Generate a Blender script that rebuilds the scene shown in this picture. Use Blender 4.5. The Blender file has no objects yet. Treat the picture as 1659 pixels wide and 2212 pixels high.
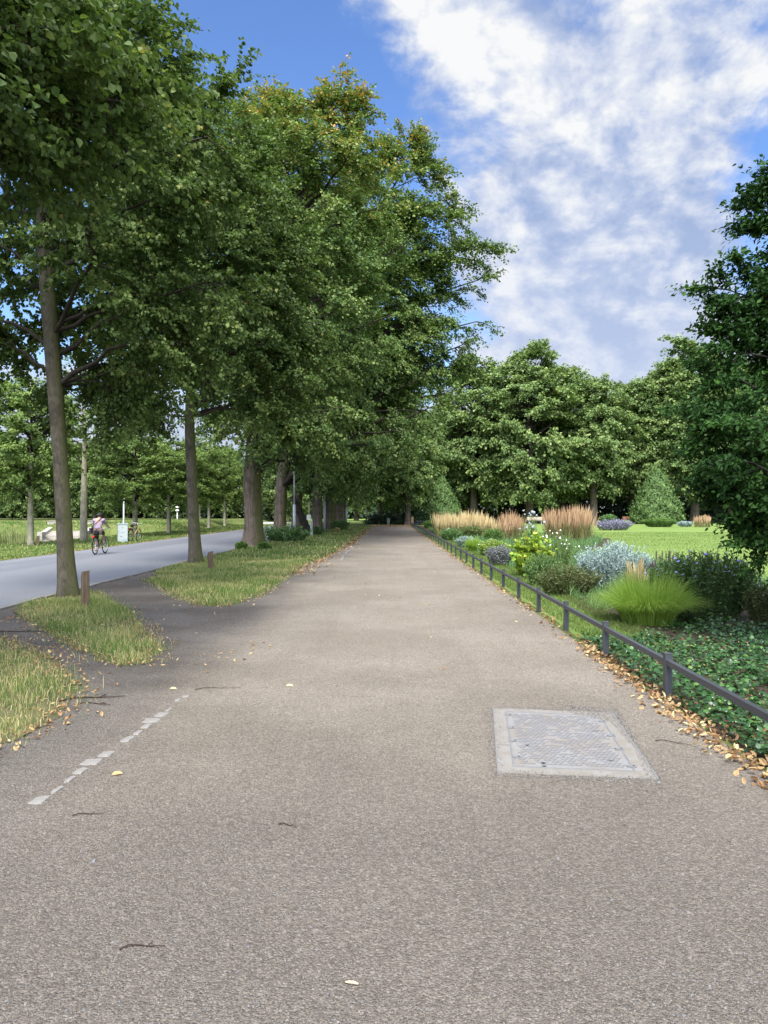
import bpy, math, random
import numpy as np
from math import radians, sin, cos, pi, sqrt, atan2

sc = bpy.context.scene
COL = sc.collection
UP = np.array([0., 0., 1.])

# ------------------------------------------------------------------ camera
EYE = 1.7
F, CX, CY = 1662., 838., 1103.      # focal length and vanishing point measured on the photograph
cam = bpy.data.cameras.new('camera'); co = bpy.data.objects.new('camera', cam); COL.objects.link(co)
co.location = (0, 0, EYE); co.rotation_euler = (radians(90), 0, 0)
cam.sensor_fit = 'HORIZONTAL'; cam.sensor_width = 24; cam.lens = 24 * 1662 / 1659
cam.shift_x = -8.5 / 1659; cam.shift_y = -3 / 1659
cam.clip_start = .05; cam.clip_end = 4000
sc.camera = co

# ------------------------------------------------------------------ light
SUN_EL, SUN_AZ = 54, 185            # degrees; azimuth clockwise from +Y
sun = bpy.data.lights.new('sun', 'SUN'); so = bpy.data.objects.new('sun', sun); COL.objects.link(so)
sun.energy = 2.3; sun.angle = radians(24); sun.color = (1, .95, .86)
so.rotation_euler = (radians(90 - SUN_EL), 0, radians(180 - SUN_AZ))
sc.view_settings.view_transform = 'Standard'; sc.view_settings.look = 'None'
sc.view_settings.gamma = 1; sc.view_settings.exposure = 1.55
sc.cycles.max_bounces = 6; sc.cycles.diffuse_bounces = 3; sc.cycles.glossy_bounces = 3
sc.cycles.transmission_bounces = 4; sc.cycles.transparent_max_bounces = 4
sc.cycles.caustics_reflective = False; sc.cycles.caustics_refractive = False


class NB:
    """tiny node-tree builder"""
    def __init__(s, nt):
        s.nt = nt; nt.nodes.clear()
    def n(s, typ, props=None, **inp):
        nd = s.nt.nodes.new(typ)
        for k, v in (props or {}).items(): setattr(nd, k, v)
        for k, v in inp.items():
            key = int(k[1:]) if k[0] == 'i' and k[1:].isdigit() else k.replace('_', ' ')
            s.set(nd.inputs[key], v)
        return nd
    def set(s, sock, v):
        if isinstance(v, bpy.types.NodeSocket): s.nt.links.new(v, sock)
        else:
            if isinstance(v, (tuple, list)) and len(v) == 3 and sock.type == 'RGBA': v = (*v, 1)
            sock.default_value = v
    def math(s, op, a, b=0., c=None, clamp=False):
        nd = s.nt.nodes.new('ShaderNodeMath'); nd.operation = op; nd.use_clamp = clamp
        s.set(nd.inputs[0], a); s.set(nd.inputs[1], b)
        if c is not None: s.set(nd.inputs[2], c)
        return nd.outputs[0]
    def step(s, v, lo, hi):
        nd = s.nt.nodes.new('ShaderNodeMapRange'); nd.interpolation_type = 'SMOOTHSTEP'
        s.set(nd.inputs[0], v); s.set(nd.inputs[1], lo); s.set(nd.inputs[2], hi)
        return nd.outputs[0]
    def mix(s, f, a, b, mode='MIX'):
        nd = s.nt.nodes.new('ShaderNodeMix'); nd.data_type = 'RGBA'; nd.blend_type = mode
        s.set(nd.inputs[0], f); s.set(nd.inputs[6], a); s.set(nd.inputs[7], b)
        return nd.outputs[2]
    def noise(s, vec, scale, detail=4, rough=.55, dist=0.):
        nd = s.nt.nodes.new('ShaderNodeTexNoise')
        s.set(nd.inputs['Vector'], vec); nd.inputs['Scale'].default_value = scale
        nd.inputs['Detail'].default_value = detail; nd.inputs['Roughness'].default_value = rough
        nd.inputs['Distortion'].default_value = dist
        return nd.outputs[0]
    def ramp(s, f, stops):
        nd = s.nt.nodes.new('ShaderNodeValToRGB'); el = nd.color_ramp.elements
        while len(el) < len(stops): el.new(.5)
        for e, (p, c) in zip(el, stops): e.position = p; e.color = (*c, 1)
        s.set(nd.inputs[0], f)
        return nd.outputs[0]


def world():
    w = bpy.data.worlds.new('World'); sc.world = w; w.use_nodes = True
    b = NB(w.node_tree)
    gen = b.n('ShaderNodeTexCoord').outputs['Generated']
    sx = b.n('ShaderNodeSeparateXYZ', i0=gen); x, y, z = sx.outputs
    sky = b.n('ShaderNodeTexSky', dict(sky_type='NISHITA', sun_disc=False, sun_elevation=radians(SUN_EL),
              sun_rotation=radians(SUN_AZ), altitude=100, air_density=1.0, dust_density=.4, ozone_density=4.0))
    skyc = b.n('ShaderNodeHueSaturation', Hue=.508, Saturation=1.12, Value=1., Color=sky.outputs[0]).outputs[0]
    # cloud deck: a layer seen in softened perspective
    zc = b.math('ADD', b.math('MAXIMUM', z, 0.0), .50)
    cx, cy = b.math('DIVIDE', x, zc), b.math('DIVIDE', y, zc)
    def cnoise(dx, dy, scale, det, rough, dist=0., k=.3):
        p = b.n('ShaderNodeCombineXYZ', i0=b.math('ADD', cx, dx), i1=b.math('ADD', cy, dy), i2=k).outputs[0]
        return b.noise(p, scale, det, rough, dist)
    n1 = cnoise(0, 0, 7.6, 14, .58, .2)
    n2 = cnoise(-.018, .03, 7.6, 5, .55, .2)
    big = cnoise(3.1, 0, 2.4, 4, .5)
    wisp = cnoise(5., 2., 14., 8, .62, .3)
    # where the bank of cloud lies over the garden
    ym = b.math('MAXIMUM', y, .12)
    u, v = b.math('DIVIDE', x, ym), b.math('DIVIDE', z, ym)
    uw = b.math('MULTIPLY_ADD', b.math('SUBTRACT', big, .5), .26, u)
    ul = b.math('MULTIPLY_ADD', v, -.36, .175)
    ml = b.step(b.math('SUBTRACT', uw, ul), -.09, .11)
    ur = b.math('MULTIPLY_ADD', v, .30, .385)
    mr = b.step(b.math('SUBTRACT', uw, ur), .10, -.10)
    low = b.step(b.math('MULTIPLY_ADD', big, .2, v), .46, .34)
    mr = b.math('MAXIMUM', mr, b.math('MULTIPLY', low, .9))
    far = b.step(b.math('ABSOLUTE', u), .6, 1.)
    M = b.math('MULTIPLY', ml, mr)
    M = b.math('MAXIMUM', M, b.math('MULTIPLY', far, .85))  # cloud outside the view, thickened to give whiter, stronger ambient fill
    lowl = b.math('MULTIPLY', b.step(v, .30, .10), .8)
    M = b.math('MAXIMUM', M, lowl)
    core = b.math('MULTIPLY', b.step(v, .45, .25), .20)
    dens = b.math('MULTIPLY_ADD', b.math('SUBTRACT', b.math('ADD', M, core), .62), .62, b.math('MULTIPLY_ADD', b.math('SUBTRACT', wisp, .5), .32, n1))
    a = b.step(dens, .42, .72)
    a = b.math('MULTIPLY', a, .96)
    lit = b.math('MULTIPLY_ADD', b.math('SUBTRACT', n1, n2), 3.6, b.math('MULTIPLY_ADD', b.math('SUBTRACT', wisp, .5), 1.5, .47))
    lit = b.math('MULTIPLY_ADD', b.math('SUBTRACT', big, .5), .9, lit)
    lit = b.math('ADD', lit, b.math('MULTIPLY', b.step(v, .3, .6), .14), clamp=True)
    cc = b.ramp(lit, [(0, (.38, .49, .75)), (.32, (.52, .61, .83)), (.56, (.70, .76, .91)), (.84, (.90, .93, .98)), (1, (1.03, 1.03, 1.02))])
    hz = b.step(v, .46, .10)
    cc = b.mix(b.math('MULTIPLY', hz, .6), cc, (.68, .75, .92))
    bg1 = b.n('ShaderNodeBackground', Color=skyc, Strength=.086)
    sd = b.n('ShaderNodeVectorMath', dict(operation='DOT_PRODUCT'), i0=gen, i1=(sin(radians(SUN_AZ)) * cos(radians(SUN_EL)), cos(radians(SUN_AZ)) * cos(radians(SUN_EL)), sin(radians(SUN_EL)))).outputs['Value']
    fill_glow = b.math('MULTIPLY_ADD', b.math('POWER', b.step(sd, .30, 1.), 1.5), 6., 1.)     # thin cloud round the sun, out of view, boosted as added soft frontal fill
    cl = b.n('ShaderNodeBackground', Color=cc, Strength=b.math('MULTIPLY', fill_glow, .325))
    mx = b.n('ShaderNodeMixShader', i0=a, i1=bg1.outputs[0], i2=cl.outputs[0])
    b.n('ShaderNodeOutputWorld', Surface=mx.outputs[0])
world()


# ------------------------------------------------------------------ mesh helpers
def G(px, py, z=0.):                     # ground point seen at a photo position
    Y = F * (EYE - z) / (py - CY); return np.array([(px - CX) / F * Y, Y, z])
def W(px, py, Y):                        # point at a known depth
    return np.array([(px - CX) / F * Y, Y, EYE - (py - CY) / F * Y])
def nrm(v):
    v = np.asarray(v, float); return v / np.maximum(np.linalg.norm(v, axis=-1, keepdims=True), 1e-9)

class Buf:
    def __init__(s): s.v = []; s.f = []; s.nv = 0
    def add(s, v, faces, rnd=.5, mi=0, smooth=False):
        v = np.asarray(v, float).reshape(-1, 3)
        for f in faces if isinstance(faces, list) else [faces]:
            f = np.asarray(f, np.int64)
            if f.size == 0: continue
            r = np.broadcast_to(np.asarray(rnd, float), (len(f),)) if np.ndim(rnd) == 0 or len(rnd) == len(f) else np.repeat(rnd, len(f) // len(rnd))
            s.f.append((f + s.nv, r, mi, smooth))
        s.v.append(v); s.nv += len(v)
    def box(s, c, size, rot=0., mi=0, taper=1., rnd=.5):
        x, y, z = np.array(size) / 2
        q = np.array([[-x, -y, -z], [x, -y, -z], [x, y, -z], [-x, y, -z], [-x*taper, -y*taper, z], [x*taper, -y*taper, z], [x*taper, y*taper, z], [-x*taper, y*taper, z]])
        R = np.array([[cos(rot), -sin(rot), 0], [sin(rot), cos(rot), 0], [0, 0, 1]])
        s.add(q @ R.T + c, [[[3, 2, 1, 0], [4, 5, 6, 7], [0, 1, 5, 4], [1, 2, 6, 5], [2, 3, 7, 6], [3, 0, 4, 7]]], rnd, mi)
    def bar(s, a, b, r, n=6, r2=None, mi=0, smooth=True):
        s.tube([a, b], [r, r if r2 is None else r2], n, mi=mi, cap=True, smooth=smooth)
    def tube(s, P, R, n=8, mi=0, cap=False, rnd=.5, smooth=True, wob=None):
        P = np.asarray(P, float); m = len(P)
        R = np.broadcast_to(np.asarray(R, float), (m,))
        T = np.zeros_like(P); T[1:-1] = P[2:] - P[:-2]; T[0] = P[1] - P[0]; T[-1] = P[-1] - P[-2]; T = nrm(T)
        x = np.cross(T[0], [0, 1, 0.02]);
        if np.linalg.norm(x) < .1: x = np.cross(T[0], [1, 0, 0])
        x = nrm(x); ang = np.arange(n) * 2 * pi / n; rings = []
        for i in range(m):
            x = nrm(x - T[i] * np.dot(x, T[i])); yv = np.cross(T[i], x)
            rr = R[i] * (1 if wob is None else wob[i])
            rings.append(P[i] + (np.cos(ang)[:, None] * x + np.sin(ang)[:, None] * yv) * (rr if np.ndim(rr) == 0 else rr[:, None]))
        V = np.concatenate(rings); i, j = np.meshgrid(np.arange(m - 1), np.arange(n), indexing='ij'); j2 = (j + 1) % n
        f = np.stack([i*n + j, i*n + j2, (i+1)*n + j2, (i+1)*n + j], -1).reshape(-1, 4)
        fs = [f]
        s.add(V, fs, rnd, mi, smooth)
        if cap:
            s.f.append((np.array([np.arange(n)[::-1] + s.nv - len(V)]), np.array([.5]), mi, False))
            s.f.append((np.array([np.arange(n) + s.nv - n]), np.array([.5]), mi, False))
    def inst(s, tv, tf, P, N, T, S, rnd, mi=0, smooth=False):
        """copies of a small template: normal N, tip direction T, size S"""
        P = np.asarray(P, float); k = len(tv); n = len(P)
        if n == 0: return
        z = nrm(N); y = nrm(T - z * np.sum(T * z, 1, keepdims=True)); x = np.cross(y, z)
        tv = np.asarray(tv, float); S = np.broadcast_to(np.asarray(S, float), (n,)) if np.ndim(S) < 2 else S
        Sx = S[:, None, None]
        V = P[:, None, :] + Sx * (tv[None, :, 0, None] * x[:, None, :] + tv[None, :, 1, None] * y[:, None, :] + tv[None, :, 2, None] * z[:, None, :])
        fs = []
        off = np.arange(n)[:, None] * k
        rr = np.asarray(rnd, float)
        base = s.nv
        s.v.append(V.reshape(-1, 3)); s.nv += n * k
        for L in sorted(set(len(f) for f in tf)):
            ff = np.array([f for f in tf if len(f) == L])
            idx = (off[:, :, None] + ff[None]).reshape(-1, L) + base
            s.f.append((idx, np.repeat(rr, len(ff)), mi, smooth))
    def build(s, name, mats, parent=None, loc=None):
        me = bpy.data.meshes.new(name)
        V = np.concatenate(s.v); me.vertices.add(len(V)); me.vertices.foreach_set('co', V.astype(np.float32).ravel())
        loops = np.concatenate([f.ravel() for f, _, _, _ in s.f]); tot = np.concatenate([np.full(len(f), f.shape[1]) for f, _, _, _ in s.f])
        st = np.concatenate([[0], np.cumsum(tot)[:-1]])
        me.loops.add(len(loops)); me.loops.foreach_set('vertex_index', loops.astype(np.int32))
        me.polygons.add(len(tot)); me.polygons.foreach_set('loop_start', st.astype(np.int32))
        me.polygons.foreach_set('material_index', np.concatenate([np.full(len(f), mi) for f, _, mi, _ in s.f]).astype(np.int32))
        me.polygons.foreach_set('use_smooth', np.concatenate([np.full(len(f), sm) for f, _, _, sm in s.f]).astype(bool))
        me.update(calc_edges=True)
        at = me.attributes.new('rnd', 'FLOAT', 'FACE'); at.data.foreach_set('value', np.concatenate([r for _, r, _, _ in s.f]).astype(np.float32))
        for m in mats if isinstance(mats, (list, tuple)) else [mats]: me.materials.append(m)
        o = bpy.data.objects.new(name, me); COL.objects.link(o)
        if parent is not None: o.parent = parent
        if loc is not None: o.location = loc
        return o

def tag(o, label=None, cat=None, group=None, kind=None):
    if label: o['label'] = label
    if cat: o['category'] = cat
    if group: o['group'] = group
    if kind: o['kind'] = kind
    return o
def thing(name, label, cat, loc, group=None, rot=0.):
    o = bpy.data.objects.new(name, None); COL.objects.link(o); o.location = loc; o.rotation_euler = (0, 0, rot)
    o.empty_display_size = .2
    return tag(o, label, cat, group)
def dup(root, label, loc, rot=0., scale=1., group=None):
    c = root.copy(); COL.objects.link(c); c.location = loc; c.rotation_euler = (0, 0, rot)
    c.scale = (scale,) * 3 if np.ndim(scale) == 0 else scale
    c['label'] = label
    if group: c['group'] = group
    for ch in list(root.children):
        d = ch.copy(); COL.objects.link(d); d.parent = c
        for g in list(ch.children):
            e = g.copy(); COL.objects.link(e); e.parent = d
    return c

# ------------------------------------------------------------------ materials
def mat(name):
    m = bpy.data.materials.new(name); m.use_nodes = True
    return m, NB(m.node_tree)
def finish(b, col, rough=.8, spec=.3, bump=None, bstr=.4, bdist=.01, metal=0.):
    p = b.n('ShaderNodeBsdfPrincipled', Base_Color=col, Roughness=rough, Metallic=metal)
    p.inputs['Specular IOR Level'].default_value = spec
    if bump is not None:
        bn = b.n('ShaderNodeBump', Strength=bstr, Distance=bdist, Height=bump)
        b.nt.links.new(bn.outputs[0], p.inputs['Normal'])
    b.n('ShaderNodeOutputMaterial', Surface=p.outputs[0])
def pos(b): return b.n('ShaderNodeNewGeometry').outputs['Position']
def objc(b): return b.n('ShaderNodeTexCoord').outputs['Object']
def rnda(b): return b.n('ShaderNodeAttribute', dict(attribute_name='rnd')).outputs['Fac']

def leafmat(name, stops, trans=.34, rough=.55, spec=.25, tcol=(1.25, 1.35, .7), nz=.25, nscale=.9):
    m, b = mat(name)
    f = b.math('MULTIPLY_ADD', b.math('SUBTRACT', b.noise(pos(b), nscale, 3), .5), nz, rnda(b), clamp=True)
    c = b.ramp(f, stops)
    p = b.n('ShaderNodeBsdfPrincipled', Base_Color=c, Roughness=rough); p.inputs['Specular IOR Level'].default_value = spec
    t = b.n('ShaderNodeBsdfTranslucent', Color=b.mix(1., c, tcol, 'MULTIPLY'))
    mx = b.n('ShaderNodeMixShader', i0=trans, i1=p.outputs[0], i2=t.outputs[0])
    b.n('ShaderNodeOutputMaterial', Surface=mx.outputs[0])
    return m
def plain(name, col, rough=.6, spec=.4, var=.15, scale=8., metal=0., bstr=.15):
    m, b = mat(name); o = objc(b); n = b.noise(o, scale, 5)
    c = b.mix(n, tuple(x * (1 - var) for x in col), tuple(min(1, x * (1 + var)) for x in col))
    finish(b, c, rough, spec, b.noise(o, scale * 6, 3), bstr, .004, metal)
    return m
def bark(name, dark, light, moss=0., vscale=(14, 14, 2.2), depth=.03):
    m, b = mat(name); o = objc(b)
    mp = b.n('ShaderNodeMapping', Vector=o, Scale=vscale).outputs[0]
    n = b.noise(mp, 1.0, 7, .62, .6); n2 = b.noise(o, 2.2, 4)
    c = b.ramp(n, [(.28, dark), (.55, tuple((x + y) / 2 for x, y in zip(dark, light))), (.78, light)])
    c = b.mix(b.math('MULTIPLY', b.step(n2, .48, .66), .6), c, tuple(x * .8 for x in dark))
    if moss:
        nx = b.n('ShaderNodeSeparateXYZ', i0=b.n('ShaderNodeNewGeometry').outputs['Normal']).outputs[0]
        ms = b.math('MULTIPLY', b.step(b.math('MULTIPLY_ADD', b.noise(o, 3.5, 5), 1.2, nx), .75, 1.5), moss)
        c = b.mix(ms, c, (.075, .085, .022))
    finish(b, c, .9, .1, n, .9, depth)
    return m

LINDEN = [(0, (.034, .062, .016)), (.35, (.072, .118, .030)), (.62, (.118, .172, .047)), (.82, (.178, .232, .074)), (.93, (.235, .255, .085)), (1, (.28, .21, .06))]
M_LIND = leafmat('linden_leaf', LINDEN)
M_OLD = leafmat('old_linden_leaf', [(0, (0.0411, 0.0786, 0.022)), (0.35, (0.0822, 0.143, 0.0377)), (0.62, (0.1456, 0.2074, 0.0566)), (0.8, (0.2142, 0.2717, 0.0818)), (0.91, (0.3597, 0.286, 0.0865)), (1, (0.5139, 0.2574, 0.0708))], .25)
M_FAR = leafmat('park_linden_leaf', [(0, (0.0579, 0.1044, 0.0359)), (0.4, (0.1352, 0.2024, 0.0646)), (0.75, (0.2415, 0.3162, 0.1042)), (1, (0.367, 0.4032, 0.1528))], .25, nscale=.25)
M_YOUNG = leafmat('young_tree_leaf', [(0, (0.0624, 0.1122, 0.0288)), (0.5, (0.1482, 0.2244, 0.0576)), (1, (0.2964, 0.3564, 0.1008))], .32)
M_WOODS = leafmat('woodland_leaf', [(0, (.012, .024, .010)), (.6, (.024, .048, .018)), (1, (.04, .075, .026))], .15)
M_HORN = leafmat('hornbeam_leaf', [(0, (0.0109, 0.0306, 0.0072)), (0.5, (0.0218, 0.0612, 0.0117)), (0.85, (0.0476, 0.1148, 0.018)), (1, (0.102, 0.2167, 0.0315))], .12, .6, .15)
M_YEW = leafmat('yew_needle', [(0, (0.0397, 0.0795, 0.0246)), (0.5, (0.0822, 0.1475, 0.0425)), (1, (0.1631, 0.2372, 0.068))], .1)
GRS = [(0, (.055, .12, .022)), (.45, (.12, .21, .045)), (.75, (.21, .28, .08)), (.88, (.40, .35, .16)), (1, (.56, .47, .26))]
M_GRASS = leafmat('verge_grass_blade', GRS, .3, nz=.35, nscale=.7)
M_LAWN = leafmat('lawn_blade', [(0, (.06, .105, .02)), (0.6, (.115, .175, .04)), (1, (.20, .235, .075))], .3)
M_IVY = leafmat('ivy_leaf', [(0, (0.0138, 0.0429, 0.012)), (0.5, (0.0303, 0.0882, 0.0216)), (0.85, (0.0759, 0.1701, 0.036)), (1, (0.2208, 0.2772, 0.048))], .12, .32, .5)
M_DEAD = leafmat('dead_leaf', [(0, (.13, .075, .042)), (.4, (.29, .165, .08)), (.75, (.43, .295, .145)), (1, (.55, .46, .26))], .2, .7, .15, (1.1, 1, .8))
M_BARKY = bark('young_linden_bark', (.045, .040, .032), (.155, .138, .104), .6, (22, 22, 7), .02)
M_BARKO = bark('old_linden_bark', (.06, .048, .038), (.22, .18, .145), .8, (9, 9, .9), .05)
M_BARKW = bark('pale_bark', (.22, .20, .15), (.46, .43, .33), .2, (10, 10, 4), .01)
M_BRANCH_SHADED = bark('shaded_branch_bark', (.028, .024, .02), (.075, .062, .05), 0, (26, 26, 5), .008)  # dark young bark, darkened further so its colour carries the crown's shade
M_BARKH = bark('hornbeam_bark', (.02, .018, .016), (.05, .045, .04), 0, (26, 26, 5), .006)
M_BARKF = bark('park_bark', (.07, .055, .045), (.20, .165, .135), .3, (6, 6, .8), .05)
M_TWIG = plain('dead_twig', (.05, .035, .028), .9, .1)

# ------------------------------------------------------------------ ground, roads, water
def ground_mat(name, c1, c2, c3, s1=.35, s2=9., bstr=.5):
    m, b = mat(name); p = pos(b)
    c = b.mix(b.step(b.noise(p, s1, 5), .38, .62), c1, c2)
    c = b.mix(b.math('MULTIPLY', b.step(b.noise(p, s2, 6, .7), .45, .7), .7), c, c3)
    finish(b, c, .95, .1, b.noise(p, s2 * 3, 5, .7), bstr, .03)
    return m
M_SOIL = ground_mat('ground_grass_soil', (.075, .105, .03), (.12, .15, .045), (.13, .11, .05))
M_TURF = ground_mat('turf_soil', (.085, .080, .045), (.115, .115, .05), (.10, .075, .055), 1.4)
M_LAWNG = ground_mat('lawn_turf', (.135, .20, .05), (.165, .225, .062), (.11, .165, .04), .22, 5.)
M_BED = ground_mat('bed_soil', (.05, .038, .028), (.075, .058, .042), (.03, .024, .018), .8, 14.)

def path_mat():
    m, b = mat('gravel'); p = pos(b)
    sx = b.n('ShaderNodeSeparateXYZ', i0=p); X, Y = sx.outputs[0], sx.outputs[1]
    n1, n2, n3 = b.noise(p, .55, 5), b.noise(p, 3.2, 6, .65), b.noise(p, 32., 5, .7)
    vo = b.n('ShaderNodeTexVoronoi', Vector=p, Scale=105.)
    vr = b.n('ShaderNodeSeparateColor', i0=vo.outputs['Color']).outputs[0]
    vo2 = b.n('ShaderNodeTexVoronoi', Vector=p, Scale=230.)
    vr2 = b.n('ShaderNodeSeparateColor', i0=vo2.outputs['Color']).outputs[1]
    tan = b.mix(b.step(n1, .35, .65), (.188, .162, .130), (.228, .199, .162))
    tan = b.mix(b.math('MULTIPLY', b.step(n2, .50, .74), .55), tan, (.166, .138, .108))
    soil = b.mix(b.step(n1, .35, .62), (.086, .076, .066), (.128, .114, .100))
    soil = b.mix(b.math('MULTIPLY', b.step(n2, .52, .72), .5), soil, (.06, .052, .047))
    xe = b.math('MULTIPLY_ADD', b.math('SUBTRACT', n1, .5), .9, X)
    xe = b.math('MULTIPLY_ADD', b.math('SUBTRACT', n2, .5), .5, xe)
    sf = b.step(xe, -1.45, -2.6)
    ye = b.step(Y, 30., 16.)
    sf = b.math('MULTIPLY', sf, b.math('MULTIPLY_ADD', ye, .75, .25))
    st = b.noise(b.n('ShaderNodeMapping', Vector=p, Scale=(2.6, .16, 1)).outputs[0], 1., 5, .6)
    tan = b.mix(b.math('MULTIPLY', b.step(st, .46, .70), .40), tan, (.172, .147, .120))
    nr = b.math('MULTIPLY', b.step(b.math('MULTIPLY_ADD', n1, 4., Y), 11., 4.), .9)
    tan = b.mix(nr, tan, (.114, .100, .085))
    c = b.mix(sf, tan, soil)
    k = b.math('MULTIPLY_ADD', b.math('POWER', vr, 2.), .66, b.math('MULTIPLY_ADD', vr2, .36, .60))
    k = b.math('MULTIPLY', k, b.math('MULTIPLY_ADD', n3, .7, .62))
    c = b.mix(1., c, b.n('ShaderNodeCombineXYZ', i0=k, i1=k, i2=k).outputs[0], 'MULTIPLY')
    wht = b.math('MULTIPLY', b.step(vr, .975, .99), .1)
    c = b.mix(wht, c, (.42, .41, .40))
    hgt = b.math('MULTIPLY_ADD', vo.outputs['Distance'], -1.1, b.math('MULTIPLY', n3, 1.6))
    finish(b, c, .95, .1, hgt, .8, .009)
    return m
M_PATH = path_mat()

def road_mat():
    m, b = mat('asphalt'); p = pos(b)
    X = b.n('ShaderNodeSeparateXYZ', i0=p).outputs[0]
    xe = b.math('MULTIPLY_ADD', b.math('SUBTRACT', b.noise(p, .35, 4), .5), .7, X)
    band = b.math('MULTIPLY', b.step(xe, -12.25, -12.1), b.step(xe, -10.45, -10.6))
    c = b.mix(band, (.155, .162, .176), (.115, .122, .142))
    n = b.noise(b.n('ShaderNodeMapping', Vector=p, Scale=(1.2, .12, 1)).outputs[0], 1., 6, .6)
    c = b.mix(b.math('MULTIPLY', b.step(n, .45, .7), .45), c, (.20, .206, .222))
    k = b.noise(p, 60., 3, .7)
    c = b.mix(.35, c, b.ramp(k, [(.3, (.05, .05, .055)), (.7, (.28, .28, .30))]))
    finish(b, c, .75, .3, k, .4, .006)
    return m
M_ROAD = road_mat()
M_PLAZA = ground_mat('pale_paving', (.30, .30, .30), (.36, .355, .345), (.25, .24, .23), .3, 6.)

def sstep(x, a, b_):
    t = np.clip((x - a) / (b_ - a), 0, 1); return t * t * (3 - 2 * t)
def gheight(x, y):
    w = sstep(x, -19.0, -21.2) * sstep(x, -75, -72) * sstep(y, 38.5, 43.5) * sstep(y, 68.2, 66.4)
    ter = .55 * sstep(x, -17.8, -19.6) * sstep(y, 66, 69) * sstep(x, -110, -90)
    return -.95 * w + ter
def ground():
    xs = np.unique(np.concatenate([[-900, -400, -200, -120, -100], np.arange(-92, -70, 2), np.arange(-70, -17, .8), [-15, -12, -8, -4, 0, 4, 8, 14, 24, 40, 70, 120, 250, 900]]))
    ys = np.unique(np.concatenate([[-60, -20, 0, 10, 20, 30, 36], np.arange(37, 72, .8), [76, 84, 92, 100, 120, 160, 220, 320, 600, 2500]]))
    X, Y = np.meshgrid(xs, ys, indexing='ij'); V = np.stack([X, Y, gheight(X, Y)], -1).reshape(-1, 3)
    ny = len(ys); i, j = np.meshgrid(np.arange(len(xs) - 1), np.arange(ny - 1), indexing='ij')
    f = np.stack([i*ny + j, (i+1)*ny + j, (i+1)*ny + j + 1, i*ny + j + 1], -1).reshape(-1, 4)
    b = Buf(); b.add(V, f, smooth=True)
    tag(b.build('ground', M_SOIL), kind='structure')
ground()

def sheet(name, poly, z, m, kind='structure', jag=0., seed=0, seg=.5):
    P = []
    poly = [np.asarray(q, float)[:2] for q in poly]; rng = np.random.default_rng(seed)
    for a, c in zip(poly, poly[1:] + poly[:1]):
        n = max(1, int(np.linalg.norm(c - a) / seg)) if jag else 1
        for k in range(n): P.append(a + (c - a) * k / n + (rng.normal(0, jag, 2) if jag else 0))
    V = np.array([[*q, z] for q in P]); ar = np.sum(V[:, 0] * np.roll(V[:, 1], -1) - V[:, 1] * np.roll(V[:, 0], -1))
    if ar < 0: V = V[::-1]
    b = Buf(); b.add(V, [np.arange(len(V))[None]])
    return tag(b.build(name, m), kind=kind)
sheet('gravel_path', [(-6.75, -4), (2.45, -4), (2.42, 89), (-1.6, 89), (-1.62, 40), (-6.75, 40)], .008, M_PATH)
sheet('road', [(-13, -10), (-6.72, -10), (-6.72, 96), (-13, 96)], .012, M_ROAD, jag=.03, seg=.7)
sheet('forecourt', [(-14, 93), (-95, 88), (-95, 112), (-14, 112)], .035, M_PLAZA)
sheet('lawn', [(2.55, 9.3), (75, 9.3), (75, 103), (2.55, 103)], .004, M_LAWNG, jag=.03, seg=1.)
sheet('far_lawn', [(-14, 112.4), (1.8, 112.4), (2, 190), (-22, 190)], .03, M_LAWNG)
sheet('flower_bed', [(3.3, 9.4), (8.6, 9.4), (9.2, 22), (7.6, 31), (11, 38), (13.5, 47), (11, 52), (3.4, 88), (3.0, 88), (3.3, 50), (3.7, 32), (3.4, 20)], .012, M_BED, jag=.05)
def water():
    m, b = mat('pond_water'); p = pos(b)
    pr = b.n('ShaderNodeBsdfPrincipled', Base_Color=(.018, .02, .014), Roughness=.06); pr.inputs['Specular IOR Level'].default_value = .6
    bn = b.n('ShaderNodeBump', Strength=.05, Distance=.05, Height=b.noise(p, 2., 3)); b.nt.links.new(bn.outputs[0], pr.inputs['Normal'])
    b.n('ShaderNodeOutputMaterial', Surface=pr.outputs[0])
    sheet('pond_water', [(-78, 38), (-18.6, 38), (-18.6, 68.6), (-78, 68.6)], -.5, m)
water()
M_KERB = plain('worn_kerb_stone', (.20, .19, .175), .9, .2, .4, 14)
def path_edging():
    b = Buf(); rng = np.random.default_rng(4); y = 26.
    while y < 86:
        L = rng.uniform(.5, 1.2)
        if rng.random() < .75 or y > 36: b.box((-1.62 + rng.normal(0, .02), y + L / 2, .012), (.12, L - .03, .02))
        y += L
    tag(b.build('path_edging', M_KERB), kind='structure')
    b = Buf(); y = 13.
    while y < 90:
        L = rng.uniform(.25, .5); b.box((-6.66 + rng.normal(0, .02), y + L / 2, .02), (.13, L - .02, .045)); y += L
    tag(b.build('road_kerb', M_KERB), kind='structure')
path_edging()

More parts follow.
